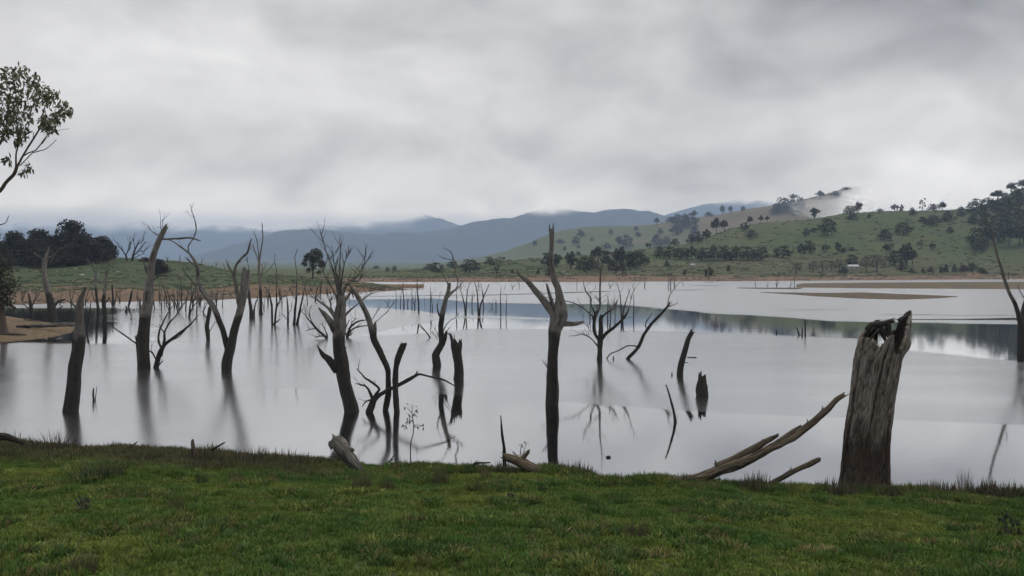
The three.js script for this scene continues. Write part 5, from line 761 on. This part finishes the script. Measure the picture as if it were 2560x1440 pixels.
const tussocks = [[130, 1128, 62, 120, 0, 'tall brown tussock at the left bank by the humped log'], [230, 1200, 56, 130, 1, 'wide dark green tussock on the left of the near bank'], [280, 1192, 44, 80, 1, 'smaller dark tussock touching the wide dark green one'], [505, 1212, 52, 34, 1, 'small dark upright tussock below the brown stub'], [590, 1206, 46, 36, 0, 'thin brown tussock right of the small dark upright one'], [440, 1280, 56, 46, 0, 'wispy brown tussock in the middle of the left grass'], [905, 1222, 62, 60, 0, 'brown tussock below the pale broken log'], [965, 1226, 44, 40, 0, 'lower brown tussock beside the one below the pale log'], [1105, 1210, 64, 46, 0, 'bushy brown tussock left of the forked dark twig'], [1190, 1226, 34, 60, 1, 'flat dark tussock below the forked dark twig'], [1212, 1200, 50, 28, 2, 'thin straw coloured tussock below the upright stick'], [640, 1150, 46, 70, 0, 'brown tussock at the bank edge beyond the dark twig end'], [520, 1158, 60, 70, 0, 'dense brown tussock around the dark twig end'], [2412, 1228, 74, 40, 2, 'tall reddish straw tussock right of the big hollow stump'], [2335, 1226, 40, 22, 2, 'short straw tussock between the hollow stump and the tall one'], [1590, 1350, 66, 70, 0, 'faded brown tussock in the middle of the grass'], [205, 1432, 80, 90, 0, 'brown tussock at the bottom left of the grass'], [1712, 1285, 26, 70, 0, 'low brown dead tuft below the long fallen bough'], [740, 1162, 40, 60, 0, 'dark brown tussock left of the pale broken log'], [860, 1150, 30, 40, 0, 'little brown tussock at the pale broken log'], [2130, 1236, 20, 60, 1, 'low green tussock at the hollow stump foot']];
tussocks.forEach(([px, py, h, w, k, label], i) => { const foot = onBank(px, py), m = -foot.z / FOCAL, o = mesh('grass_tussock', tussockShapes[i % 3], tussockM[k]); o.position.copy(foot); o.scale.set(w * m, h * m, w * m * 0.8); o.rotation.y = i * 1.3; tag(o, label, 'grass tussock', 'grass tussocks on the near bank'); });
// dark weeds, a clod, pale chips
function weed(label, px, py, w, h, color) { const foot = onBank(px, py), m = -foot.z / FOCAL, t = thing('weed', label, 'weed', foot); reseed(px); const mat = std({ name: 'weed_leaf', color, side: THREE.DoubleSide });
  for (let i = 0; i < 46; i++) { const a = rr(0, 6.28), l = mesh('leaf', leafShape, mat, t); l.position.set(Math.cos(a) * rr(0, 0.4) * w * m, rr(0, 0.75) * h * m, Math.sin(a) * rr(0, 0.4) * w * m); l.rotation.set(rr(-0.9, 0.9), a, rr(-0.9, 0.9)); const s = h * m * rr(0.18, 0.42); l.scale.set(s * 1.7, s, s); }
  for (let i = 0; i < 4; i++) mesh('stem', limb([{ p: V3(0, -0.02, 0), r: 0.005 }, { p: V3(rr(-0.3, 0.3) * w * m, h * m * rr(0.6, 1), rr(-0.2, 0.2) * w * m), r: 0.003 }], { seg: 4, wet: 99 }), M.stick, t); }
weed('dark withered thistle alone in the left grass', 208, 1278, 56, 40, lin(0.05, 0.05, 0.035));
weed('dark weed at the right edge of the grass', 2518, 1345, 90, 60, lin(0.035, 0.042, 0.024));
weed('small dark weed low in the grass right of the brown tussock', 1355, 1232, 26, 16, lin(0.02, 0.04, 0.014));
rock('dung_clod', 'small dark clod standing in the grass below the upright stick', 'clod', onBank, 1277, 1252, 24, 26, dark, 5);
rock('floating_debris', 'small dark lump floating by the bank right of the central tree', 'debris', onWater, 1521, 1144, 12, 7, dark, 9);
rock('wood_chip', 'pale wood chip lying in the grass below the long bough', 'wood chip', onBank, 1890, 1342, 14, 8, pale, 11);
rock('wood_chip', 'smaller pale chip left of the larger one in the grass', 'wood chip', onBank, 1830, 1317, 10, 5, pale, 12);
{ const foot = onBank(575, 1396), t = mesh('grass_leaf', leafShape, std({ name: 'pale_leaf', color: lin(0.14, 0.19, 0.11), side: THREE.DoubleSide })); t.position.copy(foot); t.rotation.set(0.5, 0.4, -0.75); t.scale.set(0.09, 0.17, 0.1); tag(t, 'single broad pale leaf blade standing in the left grass', 'leaf'); }

// ---------------------------------------------------------------- grass
{
  reseed(2024);
  const tuft = tuftShape(40, 11, 1, 0.05), N = 98000, m = new THREE.InstancedMesh(tuft, M.grass, N), mt = new THREE.Matrix4(), q = new THREE.Quaternion(), up = V3(0, 1, 0), c = new THREE.Color();
  let n = 0;
  while (n < N) {
    const d = 4.2 + 10.6 * Math.sqrt(rnd()), half = 0.63 * d + 1.6, x = rr(-half, half), De = edgeD(x);
    if (d > De + 0.55) continue;
    const b = brown(x, d), patch = fbm(x / 1.3, d / 1.3, 8, 4), lushN = fbm(x / 0.5 + 9, d / 0.5, 3, 3);
    if (b > 0.4 && rnd() < b * 0.72) continue;
    const lush = clamp(0.5 + patch * 1.5 + lushN * 0.9), tall = smooth(0.12, 0.35, lushN) * 1.1 + smooth(0.1, 0.35, patch) * 0.6;
    const cl = smooth(0.05, 0.35, fbm(x / 0.22, d / 0.3, 14, 2)), h = rr(0.02, 0.046) * (1 + tall * 1.1 + cl * 0.8) * (1 + b * 1.1), w = rr(0.05, 0.1) * (1 + tall * 0.4);
    q.setFromAxisAngle(up, rr(0, 6.28)); mt.compose(V3(x, bankH(x, d), -d), q, V3(w, h, w)); m.setMatrixAt(n, mt);
    const v = rr(0.72, 1.28);
    let k = mix3([0.108, 0.145, 0.014], [0.038, 0.102, 0.009], lush); k = mix3(k, [0.13, 0.18, 0.028], cl * 0.5 * rnd()); if (rnd() < 0.06) k = [0.17, 0.14, 0.06];
    k = mix3(k, rnd() < 0.5 ? [0.1, 0.075, 0.04] : [0.055, 0.06, 0.024], b * 0.75);
    m.setColorAt(n, c.setRGB(k[0] * v, k[1] * v, k[2] * v)); n++;
  }
  m.name = 'grass'; m.castShadow = m.receiveShadow = true; scene.add(m); tag(m, 'short lush green grass covering the near bank', 'grass', null, 'stuff');
}
{
  reseed(515);
  const tuft = tuftShape(44, 26, 1, 0.04), N = 7000, m = new THREE.InstancedMesh(tuft, M.grass, N), mt = new THREE.Matrix4(), q = new THREE.Quaternion(), up = V3(0, 1, 0), c = new THREE.Color();
  let n = 0;
  while (n < N) {
    const d = 4.2 + 10.6 * Math.sqrt(rnd()), half = 0.63 * d + 1.6, x = rr(-half, half), De = edgeD(x), near = smooth(-0.9, -0.1, d - De);
    if (d > De + 0.3) continue;
    const k = fbm(x / 0.8 + 4, d / 0.8, 21, 3) + near * 0.12;
    if (rnd() > smooth(0.02, 0.3, k)) continue;
    const b = brown(x, d), h = rr(0.05, 0.1) * (1 + near * 0.5), w = rr(0.1, 0.2);
    q.setFromAxisAngle(up, rr(0, 6.28)); mt.compose(V3(x, bankH(x, d), -d), q, V3(w, h, w)); m.setMatrixAt(n, mt);
    const v = rr(0.6, 1.3), g = mix3(rnd() < 0.3 ? [0.13, 0.15, 0.025] : rnd() < 0.15 ? [0.15, 0.12, 0.05] : [0.04, 0.095, 0.01], [0.08, 0.065, 0.035], b * 0.85);
    m.setColorAt(n, c.setRGB(g[0] * v, g[1] * v, g[2] * v)); n++;
  }
  m.name = 'grass_tufts'; m.castShadow = m.receiveShadow = true; scene.add(m); tag(m, 'taller green tufts scattered through the short grass of the bank', 'grass', null, 'stuff');
}
{
  reseed(31);
  const stalk = tuftShape(60, 3, 1, 0.04), N = 5000, m = new THREE.InstancedMesh(stalk, M.dry, N), mt = new THREE.Matrix4(), q = new THREE.Quaternion(), up = V3(0, 1, 0), c = new THREE.Color();
  let n = 0;
  while (n < N) {
    const x = rr(-10.5, 10), De = edgeD(x), left = smooth(-1.2, -3, x), d = De + rr(-0.35 - left * 1.5, 0.35), k = fbm(x / 0.6, d / 1.4, 6, 3) + fbm(x / 2.2, 1, 9, 2) * 0.7;
    if (rnd() > smooth(-0.02, 0.5, k) + 0.025) continue;
    const h = rr(0.06, 0.22) * (1 + smooth(0.1, 0.5, k) * 0.8);
    q.setFromAxisAngle(up, rr(0, 6.28)); mt.compose(V3(x, bankH(x, d), -d), q, V3(0.13, h, 0.13)); m.setMatrixAt(n, mt);
    const v = rr(0.6, 1.3), g = rnd() < 0.35 ? [0.04, 0.052, 0.022] : [0.085, 0.068, 0.04]; m.setColorAt(n, c.setRGB(g[0] * v, g[1] * v, g[2] * v)); n++;
  }
  m.name = 'dry_grass'; m.castShadow = m.receiveShadow = true; scene.add(m); tag(m, 'thin dry grass stalks fringing the bank edge', 'grass', null, 'stuff');
}
renderer.render(scene, camera);
